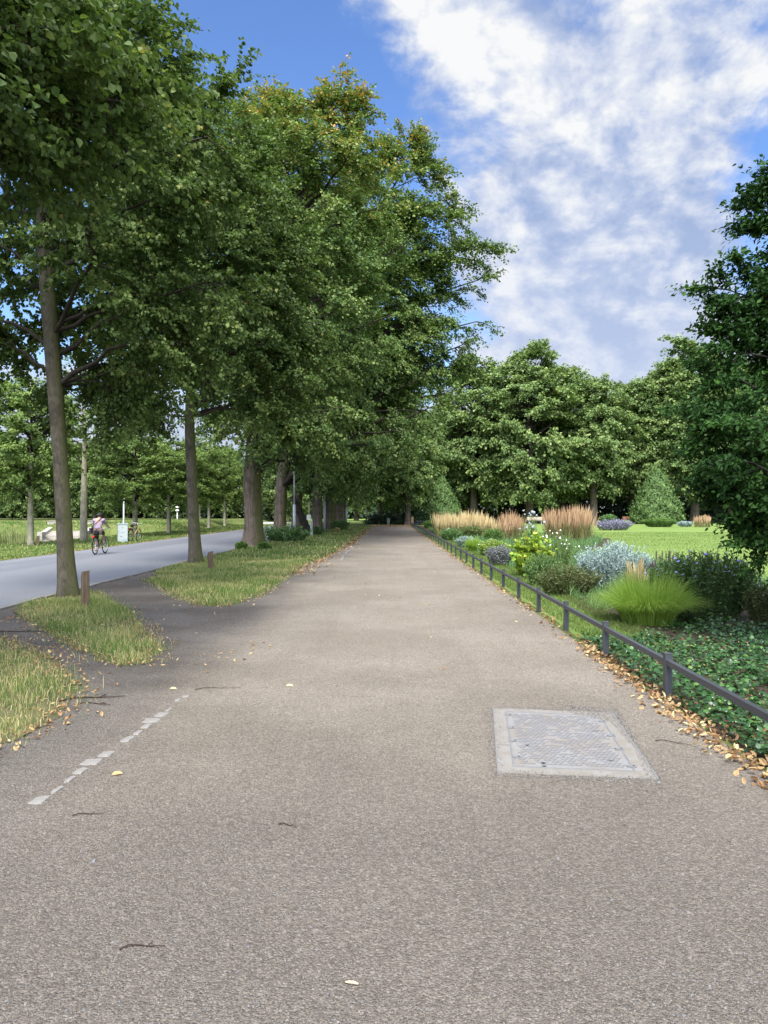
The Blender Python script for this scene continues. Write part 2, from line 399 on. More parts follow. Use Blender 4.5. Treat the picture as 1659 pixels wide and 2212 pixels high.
# ------------------------------------------------------------------ grass
def inpoly(P, poly):
    x, y = P[:, 0], P[:, 1]; r = np.zeros(len(P), bool); n = len(poly)
    for i in range(n):
        (x1, y1), (x2, y2) = poly[i][:2], poly[(i + 1) % n][:2]
        r ^= ((y1 > y) != (y2 > y)) & (x < (x2 - x1) * (y - y1) / (y2 - y1 + 1e-12) + x1)
    return r
def sample(poly, n, rng, ypow=0.):
    poly = np.array([np.asarray(q)[:2] for q in poly]); lo, hi = poly.min(0), poly.max(0); out = []
    tot = 0
    while tot < n:
        P = rng.uniform(lo, hi, (n * 2, 2))
        if ypow:
            P = P[rng.random(len(P)) < (max(lo[1], 1) / np.maximum(P[:, 1], 1)) ** ypow]
        P = P[inpoly(P, poly)]; out.append(P); tot += len(P)
    return np.concatenate(out)[:n]
def blades(buf, P, h, w, rng, lean=.35, rnd=None, az=None, curve=1.):
    n = len(P); P = np.column_stack([P, np.zeros(n)]) if P.shape[1] == 2 else P
    h = np.broadcast_to(h, (n,)); w = np.broadcast_to(w, (n,))
    az = rng.uniform(0, 2*pi, n) if az is None else az
    ln = np.abs(rng.normal(lean, lean * .6, n)) if np.ndim(lean) == 0 else lean
    d = np.stack([np.cos(az), np.sin(az), np.zeros(n)], 1); fa = rng.uniform(0, 2*pi, n); s = np.stack([np.cos(fa), np.sin(fa), np.zeros(n)], 1)
    c = np.cos(ln)[:, None]; sn = np.sin(ln)[:, None]
    h_ = h[:, None]; w_ = w[:, None] / 2
    mid = P + h_ * .55 * (UP * c + d * sn * .55 * curve)
    tip = P + h_ * (UP * c + d * sn * (.6 + .55 * curve))
    V = np.stack([P - s*w_, P + s*w_, mid + s*w_*.8, mid - s*w_*.8, tip], 1).reshape(-1, 3)
    o = np.arange(n)[:, None] * 5
    rnd = rng.random(n) if rnd is None else rnd
    b0 = buf.nv; buf.v.append(V); buf.nv += len(V)
    buf.f.append((o + np.array([[0, 1, 2, 3]]) + b0, rnd, 0, False)); buf.f.append((o + np.array([[3, 2, 4]]) + b0, rnd, 0, False))
def strip(rng, pts, n, spread):
    pts = np.array([np.asarray(p)[:2] for p in pts]); L = np.linalg.norm(np.diff(pts, axis=0), axis=1); k = rng.choice(len(L), n, p=L / L.sum())
    t = rng.random((n, 1)); return pts[k] + (pts[k + 1] - pts[k]) * t + rng.normal(0, spread, (n, 2))
def turf(name, poly, n, hr, w, seed, m=None, ypow=0., straw=.22, lean=.4, edge=None, wgrow=0.):
    rng = np.random.default_rng(seed); P = sample(poly, n, rng, ypow); b = Buf()
    if name == 'verge_grass':           # thin, trampled and ragged towards the edges
        q = np.array([np.asarray(p)[:2] for p in poly]); A, B = q, np.roll(q, -1, 0); dm = np.full(len(P), 9.)
        for a_, b_ in zip(A, B):
            ab = b_ - a_; t_ = np.clip(((P - a_) @ ab) / (ab @ ab), 0, 1); dm = np.minimum(dm, np.linalg.norm(P - a_ - t_[:, None] * ab, axis=1))
        nz = .5 + .5 * np.sin(P[:, 0] * 5.3 + seed) * np.sin(P[:, 1] * 4.7 + 1.7 * np.sin(P[:, 0] * 3))
        bare = np.sin(P[:, 0] * 2.9 + 2 * seed) * np.sin(P[:, 1] * 2.3 - P[:, 0])
        P = P[(rng.random(len(P)) < np.clip((dm + .02) / (.10 + .45 * nz), .12, 1)) & ((bare < .55) | (rng.random(len(P)) < .35))]
        fr = strip(rng, poly[:-1], len(P) // 22, .09); P = np.concatenate([P, fr])
    k = np.sin(P[:, 0] * 2.1 + 1.3 * np.sin(P[:, 1] * 1.1)) * np.sin(P[:, 1] * 1.7 + seed) * .5 + .5
    r = rng.beta(2, 2.6, len(P)) * .72; st = rng.random(len(P)) < straw * (.4 + 1.2 * (1 - k)); r[st] = rng.uniform(.78, 1, st.sum())
    h = rng.uniform(*hr, len(P)) * (.65 + .6 * k); h[st] *= 1.2
    wd = w * rng.uniform(.6, 1.2, len(P)) * (1 + wgrow * np.maximum(P[:, 1] - 12, 0))
    z = gheight(P[:, 0], P[:, 1]) + .01
    blades(b, np.column_stack([P, z]), h, wd, rng, lean, r)
    return tag(b.build(name, m or M_GRASS), kind='stuff')
GA = [G(*q) for q in [(-260, 1352), (0, 1380), (60, 1398), (130, 1442), (172, 1484), (150, 1525), (95, 1565), (40, 1600), (0, 1622), (-300, 1740)]]
GB = [G(*q) for q in [(28, 1316), (70, 1298), (130, 1287), (210, 1280), (275, 1318), (335, 1380), (350, 1402), (330, 1432), (288, 1442), (215, 1428), (150, 1396), (95, 1364), (40, 1335)]]
GC = [G(*q) for q in [(318, 1254), (380, 1288), (430, 1310), (490, 1311), (560, 1288), (645, 1228), (715, 1196)]] + [(-1.95, 40), (-1.85, 86), (-6.6, 92), (-6.6, 22)]
for i, (nm, g) in enumerate((('verge', GA), ('verge', GB), ('verge', GC))):
    sheet(nm, g, .0125, M_TURF, jag=.04, seed=i, seg=.12)
turf('verge_grass', GA, 19000, (.025, .11), .0055, 1, straw=.46)
turf('verge_grass', GB, 30000, (.025, .11), .006, 2, straw=.40)
near = [q for q in GC[:6]] + [(-2.6, 27), (-6.6, 27), (-6.6, 22)]
turf('verge_grass', near, 60000, (.03, .11), .008, 3, straw=.34, ypow=.6, wgrow=.04)
turf('verge_grass', [(-6.6, 26), (-2.3, 26), (-1.85, 86), (-6.6, 92)], 46000, (.05, .13), .018, 4, straw=.22, ypow=.9, wgrow=.02)
turf('bank_grass', [(-13.1, 14), (-13.1, 95), (-30, 95), (-30, 68), (-18, 66), (-18.8, 38), (-40, 38), (-30, 14)], 90000, (.04, .11), .022, 5, straw=.18, ypow=.5, wgrow=.02)
turf('bank_grass', [(-18, 67), (-60, 67), (-60, 72), (-18, 72)], 12000, (.08, .22), .06, 6, straw=.15)
turf('lawn_grass', [(2.62, 9.2), (3.6, 9.2), (4.2, 40), (2.62, 60)], 42000, (.03, .08), .007, 7, M_LAWN, ypow=1., wgrow=.05)
turf('lawn_grass', [(8, 16), (16, 16), (30, 60), (8, 60)], 50000, (.02, .045), .012, 8, M_LAWN, ypow=.6, wgrow=.02, straw=.1)

# ------------------------------------------------------------------ loose stones, dead leaves, twigs
OCT_V = [(1, 0, 0), (0, 1, 0), (-1, 0, 0), (0, -1, 0), (0.1, 0.1, .7), (0, 0, -.5)]
OCT_F = [(0, 1, 4), (1, 2, 4), (2, 3, 4), (3, 0, 4)]
def gravel():
    rng = np.random.default_rng(11); n = 90000
    Y = 1 / rng.uniform(1 / 15., 1 / 2.2, n); X = rng.uniform(-1, 1, n) * .56 * Y
    k = (X < 2.3) & (X > -3.2); X, Y = X[k], Y[k]; n = len(X)
    cl = np.sin(X * 1.9 + 2 * np.sin(Y * .8)) * np.sin(Y * 1.4 + X) + rng.normal(0, .9, n)
    k = cl > -.6; X, Y = X[k], Y[k]; n = len(X)
    s = np.exp(rng.normal(math.log(.0027), .38, n)) * (1 + .10 * np.maximum(Y - 3, 0))
    N = nrm(UP + rng.normal(0, .35, (n, 3))); T = rng.normal(0, 1, (n, 3))
    m, b = mat('gravel_stone')
    finish(b, b.ramp(rnda(b), [(0, (.065, .06, .058)), (.25, (.10, .092, .082)), (.55, (.145, .128, .108)), (.8, (.175, .158, .138)), (.98, (.13, .14, .16)), (1, (.21, .20, .185))]), .8, .3)
    bf = Buf(); bf.inst(OCT_V, OCT_F, np.stack([X, Y, np.full(n, .0085)], 1), N, T, s, rng.random(n))
    tag(bf.build('loose_gravel', m), kind='stuff')
gravel()
DL_V = [(0, 0, 0), (.26, .3, .16), (.22, .75, .22), (0, 1.05, .06), (-.22, .75, .22), (-.26, .3, .16), (0, .5, -.02)]
DL_F = [(0, 1, 2, 6), (6, 2, 3), (0, 6, 4, 5), (6, 3, 4)]
def litter(name, P, size, rng, zr=(.012, .03), rl=(0, 1), lab=None):
    n = len(P); z = gheight(P[:, 0], P[:, 1]) + rng.uniform(*zr, n)
    N = nrm(UP * .9 + rng.normal(0, .45, (n, 3))); N[:, 2] *= np.where(rng.random(n) < .4, -1, 1)
    b = Buf(); b.inst(DL_V, DL_F, np.column_stack([P, z]), N, rng.normal(0, 1, (n, 3)), size * rng.uniform(.6, 1.25, n), rng.uniform(*rl, n))
    return tag(b.build(name, M_DEAD), kind='stuff')
rl = np.random.default_rng(21)
litter('leaf_litter', strip(rl, [(2.44, .4), (2.42, 3.2), (2.40, 6), (2.45, 9.5)], 1400, .085), .054, rl, (.012, .05))
litter('leaf_litter', strip(rl, [(2.45, 9.5), (2.43, 20), (2.45, 40), (2.45, 85)], 1600, .09), .062, rl)
litter('leaf_litter', sample([(2.5, 4), (7, 6.5), (7, 10), (2.5, 10)], 500, rl), .06, rl, (.02, .08), (0, .8))
litter('leaf_litter', strip(rl, GA[1:9], 420, .13), .042, rl, (.014, .045))
litter('leaf_litter', np.concatenate([strip(rl, GB[4:13], 420, .13), sample(GB, 260, rl)]), .040, rl, (.014, .06))
litter('leaf_litter', np.concatenate([strip(rl, GC[:7], 700, .14), sample(near, 160, rl)]), .042, rl, (.014, .05))
litter('leaf_litter', np.concatenate([strip(rl, [(-2.4, 20), (-1.95, 38), (-1.9, 86)], 1500, .22), sample([(-2, 80), (2.6, 80), (2.6, 90), (-2, 90)], 1400, rl)]), .11, rl)
litter('leaf_litter', strip(rl, [(-13.05, 18), (-13.05, 80)], 900, .12), .07, rl, (.014, .05))
litter('leaf_litter', np.concatenate([strip(rl, [G(430, 1440), G(545, 1395)], 26, .28), sample([(-6, 4), (-2.2, 4), (-2.2, 14), (-5, 14)], 45, rl), sample([(-1.9, 8), (2.3, 8), (2.3, 60), (-1.6, 60)], 90, rl)]), .05, rl, (.012, .02), (.3, 1))

def single_leaf(label, px, py, size, rot, shade):
    b = Buf(); b.inst(DL_V, DL_F, [(0, 0, 0)], np.array([[.2, -.3, 1.]]), np.array([[cos(rot), sin(rot), 0]]), size, [shade])
    tag(b.build('fallen_leaf', M_DEAD, loc=G(px, py) + np.array([0, 0, .012])), label, 'leaf', 'single dead leaves on the gravel')
single_leaf('curled tan leaf lying beside the pale kerb stones', 240, 1678, .07, .4, .8)
single_leaf('yellow leaf alone on the gravel in the middle of the path', 617, 1484, .075, .1, 1.)
single_leaf('pale leaf on the dark soil above the kerb stones', 366, 1490, .07, 0, .95)
def twig(label, px, py, L, rot, name='fallen_twig', r=.0032, bend=.12):
    b = Buf(); t = np.linspace(0, 1, 6); P = np.stack([(t - .5) * L, bend * L * np.sin(t * 5), r + .004 * np.sin(t * 9)], 1)
    b.tube(P, r * (1.1 - .6 * t), 5, cap=True)
    b.bar(P[3], P[3] + np.array([.12 * L, .12 * L, .004]), r * .6, 4)
    o = b.build(name, M_TWIG, loc=G(px, py) + np.array([0, 0, .012])); o.rotation_euler = (0, 0, rot)
    tag(o, label, 'twig', 'twigs lying on the path')
twig('thin dark twig on the gravel near the bottom edge of the picture', 308, 2052, .17, .25)
twig('short brown twig on the gravel below the middle of the path', 622, 1788, .11, -.25)
twig('dark twig on the left gravel below the row of kerb stones', 190, 1764, .16, .3)
twig('broken dark branch lying on the soil at the tip of the nearest grass patch', 200, 1512, .55, .45, r=.008)
twig('dark stick lying flat just under the broken branch', 205, 1524, .3, -.02, r=.005)
twig('black stick lying across the narrow dirt path at the picture edge', 30, 1367, .9, .05, r=.008, bend=.03)
twig('dark twig beside the leaf litter right of the access cover', 1455, 1608, .25, -.35)
twig('long thin twig on the gravel left of the access cover', 470, 1490, .42, .3)
b = Buf(); t = np.linspace(0, 1, 7); b.tube(np.stack([(t - .5) * .05, .004 * np.sin(t * 3), np.full(7, .006)], 1), .006 * np.sin(.5 + t * 2.1), 8, cap=True)
o = b.build('seed_pod', plain('pod_skin', (.42, .33, .22), .7), loc=G(760, 2133) + np.array([0, 0, .01])); o.rotation_euler = (0, 0, -.25)
tag(o, 'small pale tubular pod on the gravel at the bottom of the picture', 'pod')

ORD = ['nearest', 'second nearest', 'third nearest', 'fourth nearest', 'fifth nearest', 'sixth nearest', 'seventh nearest', 'eighth nearest', 'ninth nearest', 'tenth nearest', 'eleventh nearest', 'twelfth nearest', 'thirteenth nearest', 'farthest']
def kerb_stones():
    rng = np.random.default_rng(3)
    for i, (zx, zy, w, d) in enumerate([(215, 1325, 125, 46), (310, 1268, 70, 42), (382, 1210, 66, 36), (437, 1165, 88, 36), (500, 1115, 128, 36), (575, 1073, 100, 32),
                         (695, 990, 82, 32), (750, 955, 62, 25), (800, 918, 66, 24), (826, 888, 118, 25), (880, 856, 92, 24), (920, 830, 38, 16), (970, 775, 46, 14), (1012, 755, 48, 10)]):
        px, py = zx * .3968, 1206.8 + zy * .3968; c = G(px, py)
        a, e = G(px - w * .198 + d * .18, py)[0] - c[0], abs(G(px, py - d * .198)[1] - G(px, py + d * .198)[1]) / 2
        n = 14; th = np.arange(n) * 2 * pi / n + .2; rr = 1 / (np.abs(np.cos(th)) ** 7 + np.abs(np.sin(th)) ** 7) ** (1 / 7) * rng.uniform(.80, 1.06, n)
        q = np.stack([np.cos(th) * rr * abs(a), np.sin(th) * rr * e], 1)
        q[:, 0] += q[:, 1] * .12
        b = Buf(); V = np.concatenate([np.column_stack([q, np.zeros(n)]), np.column_stack([q * .93, np.full(n, .008)])])
        k = np.arange(n); b.add(V, [np.stack([k, (k + 1) % n, (k + 1) % n + n, k + n], 1), (k + n)[None]])
        tag(b.build('kerb_stone', M_KERB, loc=(c[0], c[1], .007)), 'pale worn kerb stone set flush in the soil, %s in its row' % ORD[i], 'kerb stone', 'kerb stones along the left edge of the path')
kerb_stones()

# ------------------------------------------------------------------ trees
HEART_V = [(0, 0, 0), (.40, .12, .07), (.47, .52, .12), (0, 1.08, -.06), (-.47, .52, .12), (-.40, .12, .07)]
HEART_F = [(0, 1, 2, 3), (0, 3, 4, 5)]
LANCE_V = [(0, 0, 0), (.24, .25, .05), (.25, .62, .06), (0, 1.1, -.05), (-.25, .62, .06), (-.24, .25, .05)]
RHOMB_V = [(0, 0, 0), (.42, .45, .05), (0, 1.05, -.04), (-.42, .45, .05)]
RHOMB_F = [(0, 1, 2, 3)]

def bez(p0, p1, p2, n):
    t = np.linspace(0, 1, n)[:, None]; return (1 - t) ** 2 * p0 + 2 * t * (1 - t) * p1 + t ** 2 * p2
def ell_targets(rng, n, c, r, zmin=None, rad=(.55, 1.0), lo=-.75):
    k = np.arange(n) + .5; z = 1 - (1 - lo) * k / n; th = pi * (1 + 5 ** .5) * k + rng.uniform(0, 6)
    d = np.stack([np.cos(th) * np.sqrt(1 - z*z), np.sin(th) * np.sqrt(1 - z*z), z], 1)
    d += rng.normal(0, .08, d.shape)
    P = np.asarray(c) + d * np.asarray(r) * rng.uniform(*rad, (n, 1)) ** .6
    if zmin is not None: P[:, 2] = np.maximum(P[:, 2], zmin + rng.uniform(0, .5, n))
    return P
def leaves_on(buf, rng, P, D, c, size, tmpl, rnd, upw=.7, outw=.45, jit=.55, droop=.6):
    n = len(P); out = nrm(P - c)
    N = UP * upw + out * outw + rng.normal(0, jit, (n, 3)); N[:, 2] = np.abs(N[:, 2]) * .9 + .05 * N[:, 2]
    T = D * .5 + rng.normal(0, .6, (n, 3)) - UP * droop + out * .3
    buf.inst(*tmpl, P, N, T, size * rng.uniform(.7, 1.2, n), np.clip(rnd, 0, 1))
def grow(rng, trunk, trad, targets, c, subs=8, sublen=1.3, twigs=8, twiglen=.7, lpt=18, lsize=.075, tmpl=(HEART_V, HEART_F), tubes=True, sides=9,
         limb_r=.3, startlo=.25, droop=.25, top=None, autumn=0., flare=None, tw_r=.004, sub_from=.3, climb=.5, upw=.7, jit=.55, ldroop=.6, flat=.25):
    wood, leaf = Buf(), Buf(); trunk = np.asarray(trunk, float); c = np.asarray(c, float)
    # trunk resampled and roughened
    t = np.linspace(0, len(trunk) - 1, len(trunk) * 5); tp = np.stack([np.interp(t, np.arange(len(trunk)), trunk[:, k]) for k in range(3)], 1)
    tr = np.interp(t, np.arange(len(trunk)), trad)
    ns = sides + 5; a = np.arange(ns) * 2 * pi / ns; ph = rng.uniform(0, 6, 3)
    wob = 1 + .05 * np.sin(3 * a[None] + ph[0] + tp[:, 2:3] * .4) + .04 * np.sin(5 * a[None] + ph[1] - tp[:, 2:3] * .7) + rng.normal(0, .012, (len(tp), ns))
    if flare: wob = wob + (flare * np.exp(-np.maximum(tp[:, 2:3], 0) / .35)) * (.6 + .5 * np.sin(4 * a[None] + ph[2]))
    wood.tube(tp, tr, ns, wob=wob)
    ztop = trunk[-1, 2]; zlo = trunk[0, 2] + startlo * (ztop - trunk[0, 2])
    dmax = max(np.linalg.norm(targets[:, :2] - trunk[-1, :2], axis=1).max(), .5)
    tS, tD, tL, tR = [], [], [], []
    for g in targets:
        hd = np.linalg.norm(g[:2] - np.array([np.interp(g[2], trunk[:, 2], trunk[:, 0]), np.interp(g[2], trunk[:, 2], trunk[:, 1])]))
        z0 = np.clip(g[2] - hd * climb * rng.uniform(.7, 1.3), zlo, ztop * .98)
        p0 = np.array([np.interp(z0, trunk[:, 2], trunk[:, 0]), np.interp(z0, trunk[:, 2], trunk[:, 1]), z0])
        d = np.linalg.norm(g - p0); r0 = min(np.interp(z0, trunk[:, 2], trad) * .75, np.max(trad) * limb_r * (d / dmax) ** .8 + .008)
        mid = p0 + (g - p0) * .5 + UP * d * .14 + rng.normal(0, .07 * d, 3)
        L = bez(p0, mid, g, 8); L[1:-1] += rng.normal(0, .018 * d, (6, 3))
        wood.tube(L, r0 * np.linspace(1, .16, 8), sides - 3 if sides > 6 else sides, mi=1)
        ns_ = max(2, int(subs * rng.uniform(.75, 1.25)))
        for u in np.append(rng.uniform(sub_from, 1, ns_ - 1), 1.):
            k = u * 7; i = min(int(k), 6); s0 = L[i] + (L[i+1] - L[i]) * (k - i); ld = nrm(L[i+1] - L[i])
            q = rng.normal(0, 1, 3); q[2] *= flat; q -= ld * q.dot(ld)
            sd = nrm(ld * (.5 if u < 1 else 2.) + nrm(q) * 1. + nrm(s0 - c) * .35)
            sl = sublen * rng.uniform(.6, 1.15) * (1.15 - .45 * u)
            e = s0 + sd * sl - UP * droop * sl * .5
            S = bez(s0, s0 + sd * sl * .5 + UP * .08 * sl, e, 4)
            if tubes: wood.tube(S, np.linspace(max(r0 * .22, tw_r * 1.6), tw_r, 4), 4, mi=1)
            nt = max(2, int(twigs * rng.uniform(.75, 1.25))); v = np.append(rng.uniform(.1, 1, nt - 1), 1.)
            tS.append(np.stack([np.interp(v, np.linspace(0, 1, 4), S[:, k]) for k in range(3)], 1))
            dd = sd * .7 + rng.normal(0, .55, (nt, 3)) * np.array([1, 1, flat * 1.2]) - UP * droop * .3
            tD.append(nrm(dd)); tL.append(twiglen * rng.uniform(.5, 1.2, nt)); tR.append(np.full(nt, rng.normal(0, .07)) + rng.normal(0, .08, nt))
    S, D, L, R = map(np.concatenate, (tS, tD, tL, tR)); n = len(S)
    if tubes:
        E = S + D * L[:, None] - UP * (droop * L * .4)[:, None]; x = nrm(np.cross(D, UP + .01)); w = tw_r * .7
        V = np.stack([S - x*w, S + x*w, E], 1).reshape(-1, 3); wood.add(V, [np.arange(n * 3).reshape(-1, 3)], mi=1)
    u = (np.arange(lpt)[None] + rng.uniform(.1, 1, (n, lpt))) / lpt
    P = S[:, None] + D[:, None] * (u * L[:, None])[..., None] - UP * (droop * .4 * u ** 2 * L[:, None])[..., None]
    P = (P + rng.normal(0, lsize * .45, P.shape)).reshape(-1, 3)
    Dl = np.repeat(D, lpt, 0); rn = .42 + np.repeat(R, lpt) + rng.normal(0, .16, len(P))
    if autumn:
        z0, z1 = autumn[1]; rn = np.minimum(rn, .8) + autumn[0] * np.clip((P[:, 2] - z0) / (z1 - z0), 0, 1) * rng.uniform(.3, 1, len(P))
    keep = P[:, 2] > .25
    leaves_on(leaf, rng, P[keep], Dl[keep], c, lsize, tmpl, rn[keep], upw=upw, jit=jit, droop=ldroop)
    return wood, leaf
def plant_tree(name, label, base, wood, leaf, mb, ml, group=None, cat='tree', rot=0., scale=1., mbr=None):
    t = thing(name, label, cat, base, group, rot); t.scale = (scale,) * 3
    wood.build('trunk', [mb, mbr or M_BRANCH_SHADED], t); leaf.build('crown', ml, t)
    return t
AV = 'lindens lining the left side of the path'

def avenue():
    rng = np.random.default_rng(100)
    # tree overhead at the upper left, its trunk beside the camera
    ex = [W(*p) for p in [(40, -20, 8.6), (120, 20, 8.2), (200, 50, 8.4), (280, -10, 8.8), (300, 50, 8.8), (60, 80, 8), (150, 140, 8.2), (240, 150, 8.5), (40, 190, 8), (110, 230, 8.2), (200, 220, 8.4), (30, 280, 8.4), (140, 270, 8.6), (-60, 130, 8), (-60, 260, 8), (320, -100, 9), (200, -120, 8.5), (60, -140, 8.2), (320, -20, 9.2), (255, 260, 8.6), (10, 40, 7.6), (90, 110, 7.4)]]
    ex = [q for q in ex if q[0] < -2.9 - .12 * (q[2] - 6)]
    tg = np.concatenate([ell_targets(rng, 34, (-.6, .1, 7.9), (3.7, 3.7, 4.0), 5.0), np.array(ex) - np.array([-6.4, 4.6, 0])])
    w, l = grow(rng, [(0, 0, -.05), (0, 0, 2.5), (-.1, 0, 5), (0, .1, 8.5), (.1, .1, 11)], [.26, .20, .17, .1, .04], tg, (0, 0, 8), 10, 1.1, 10, .6, 24, .070, droop=.25, sub_from=.5)
    plant_tree('linden_tree', 'large leaved linden whose leafy boughs hang into the upper left corner', (-6.4, 4.6, 0), w, l, M_BARKY, M_LIND, AV)
    rng = np.random.default_rng(101)
    tg = np.concatenate([ell_targets(rng, 40, (-.25, .2, 7.9), (2.9, 3.5, 4.2), 4.1),
        np.array([W(p[0], p[1], p[2]) for p in [(480, 210, 15), (370, 110, 15.2), (470, 290, 14), (500, 420, 15), (260, 850, 15.5), (330, 800, 15.5), (420, 740, 15), (180, 830, 16), (480, 600, 15), (-60, 520, 15), (-120, 640, 15), (10, 730, 15.5)]]) - np.array([-6.2, 14.9, 0])])
    tg = tg[~((((tg[:, 0] < -.5) & (tg[:, 2] < 6.0)) | ((tg[:, 1] < -.2) & (tg[:, 2] < 7.6) & (tg[:, 0] < 1.0))) & (np.arange(len(tg)) < 40))]
    w, l = grow(rng, [(0, 0, -.05), (-.06, 0, 1.2), (-.16, .02, 2.8), (-.26, .02, 4.2), (-.36, 0, 5.6), (-.5, 0, 7.2), (-.4, .1, 9.5), (-.2, .1, 11.4)], [.185, .148, .136, .150, .145, .11, .07, .03], tg, (0, 0, 9), 12, 1.2, 11, .7, 25, .070, flare=.5, sub_from=.48, startlo=.36, droop=.3)
    plant_tree('linden_tree', 'young linden with slim smooth trunk right beside the nearest wooden bollard', (-6.2, 14.9, 0), w, l, M_BARKY, M_LIND, AV)
    rng = np.random.default_rng(102)
    tg = np.concatenate([ell_targets(rng, 46, (.4, 0, 8.9), (3.5, 3.9, 4.4), 4.9),
        np.array([W(p[0], p[1], 24.4) for p in [(640, 560), (690, 700), (710, 760), (650, 830), (560, 880), (330, 900), (300, 860), (540, 300), (600, 420)]]) - np.array([-6.1, 24.4, 0])])
    w, l = grow(rng, [(0, 0, -.05), (-.1, 0, 2), (-.2, 0, 4.4), (-.1, 0, 7), (.1, 0, 10), (.2, 0, 13)], [.205, .170, .155, .13, .08, .03], tg, (.3, 0, 9), 12, 1.3, 11, .75, 22, .083, flare=.45, sub_from=.48, startlo=.36, droop=.3)
    plant_tree('linden_tree', 'young linden with slim trunk rising beside the leaning second bollard', (-6.1, 24.4, 0), w, l, M_BARKY, M_LIND, AV)
    # the old lindens
    rng = np.random.default_rng(103); base = np.array([-6.25, 35.8, 0])
    ext = np.array([W(*p) for p in [(a_, b_ + 42 if b_ < 330 else b_, c_) for a_, b_, c_ in [(735, 150, 36), (700, 190, 36), (768, 185, 36), (665, 195, 36), (600, 190, 36.5), (545, 195, 36.5), (520, 230, 37), (660, 260, 35), (760, 260, 36), (800, 300, 36), (690, 320, 34), (720, 240, 36), (590, 250, 35), (640, 300, 36),
        (620, 930, 34), (680, 900, 33), (500, 900, 34), (470, 890, 36), (730, 880, 33), (590, 890, 32), (650, 960, 36), (720, 960, 37)]]]) - base
    tg = np.concatenate([ell_targets(rng, 74, (1.4, .4, 12.2), (5.6, 6.0, 8.0), 4.9), ext])
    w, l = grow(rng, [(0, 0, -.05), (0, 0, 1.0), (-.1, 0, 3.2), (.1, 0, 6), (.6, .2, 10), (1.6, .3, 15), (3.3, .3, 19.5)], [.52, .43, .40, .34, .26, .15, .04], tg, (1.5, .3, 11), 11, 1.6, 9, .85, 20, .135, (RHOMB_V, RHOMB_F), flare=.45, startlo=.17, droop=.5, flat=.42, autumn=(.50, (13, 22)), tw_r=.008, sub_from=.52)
    plant_tree('old_linden_tree', 'old linden with thick furrowed trunk and yellowing top, nearest of the thick trunks', tuple(base), w, l, M_BARKO, M_OLD, AV)
    rng = np.random.default_rng(104); base = np.array([-7.0, 50., 0])
    ext = np.array([W(*p) for p in [(a_ - 22 if a_ > 930 else a_, b_ + 36 if b_ < 480 else b_, c_) for a_, b_, c_ in [(885, 255, 49), (905, 300, 49), (845, 285, 49), (960, 330, 49), (995, 395, 49), (1000, 440, 49), (950, 470, 48), (1075, 535, 49), (1050, 530, 48), (1040, 560, 49), (1055, 605, 49), (1000, 560, 48), (1000, 630, 49), (1050, 695, 49), (1020, 745, 49), (960, 700, 48), (1035, 790, 50), (940, 400, 47), (880, 350, 46),
        (980, 850, 48), (910, 930, 48), (870, 980, 48), (820, 1005, 48), (760, 1010, 49), (720, 1000, 46), (930, 880, 46), (850, 930, 44), (1000, 810, 49), (790, 960, 44)]]]) - base
    tg = np.concatenate([ell_targets(rng, 112, (4.4, 0, 14.0), (6.9, 6.8, 9.6), 4.8), ext])
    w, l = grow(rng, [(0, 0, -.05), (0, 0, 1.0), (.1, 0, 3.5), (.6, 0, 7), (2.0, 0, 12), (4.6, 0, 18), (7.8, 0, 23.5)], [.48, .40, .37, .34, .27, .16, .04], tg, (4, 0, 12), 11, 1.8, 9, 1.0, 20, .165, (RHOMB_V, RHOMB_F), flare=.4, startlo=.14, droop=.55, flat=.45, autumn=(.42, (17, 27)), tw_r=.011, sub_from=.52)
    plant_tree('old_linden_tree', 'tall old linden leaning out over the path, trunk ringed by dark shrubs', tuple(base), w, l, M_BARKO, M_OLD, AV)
    rng = np.random.default_rng(105)
    tg = ell_targets(rng, 88, (1.4, 0, 10.8), (6.6, 6.6, 7.8), 4.2)
    w, l = grow(rng, [(0, 0, -.05), (0, 0, 1), (0, 0, 3.5), (.2, 0, 8), (.8, 0, 13), (1.2, 0, 17)], [.46, .40, .37, .3, .18, .05], tg, (1, 0, 10), 8, 2.0, 7, 1.1, 10, .26, (RHOMB_V, RHOMB_F), flare=.4, startlo=.16, droop=.35, tubes=False)
    labs = ['old linden with a broken leaning stump against its trunk', 'old linden with straight trunk just beyond the leaning stump', 'old linden behind the tall pale lamp post, ivy shrubs at its foot',
            'old linden far down the avenue, third from the far end', 'old linden far down the avenue, second from the far end', 'old linden at the far end of the avenue by the lit lawn']
    for i, (x, y, r, s) in enumerate([(-7.3, 62, 0, 1.05), (-5.3, 58, 0, .95), (-5.3, 68.5, .3, 1.05), (-5.6, 77, .1, 1.0), (-5.4, 84, -.25, 1.05), (-5.3, 91, .2, 1.)]):
        if i == 0: p = plant_tree('old_linden_tree', labs[0], (x, y, 0), w, l, M_BARKO, M_OLD, AV, rot=r, scale=s)
        else: dup(p, labs[i], (x, y, 0), r, s, AV)
avenue()

def stump():
    rng = np.random.default_rng(5); b = Buf(); t = np.linspace(0, 1, 9)
    P = np.stack([.9 - 1.25 * t, 0 * t, 2.75 * t - .05], 1); b.tube(P, .30 - .12 * t + .03 * np.sin(t * 20), 10, cap=True)
    tag(b.build('tree_stump', bark('dead_bark', (.02, .017, .015), (.07, .06, .05)), loc=(-6.3, 53.5, 0)), 'dark broken tree stump leaning to the left beside the avenue trunks', 'tree stump')
stump()

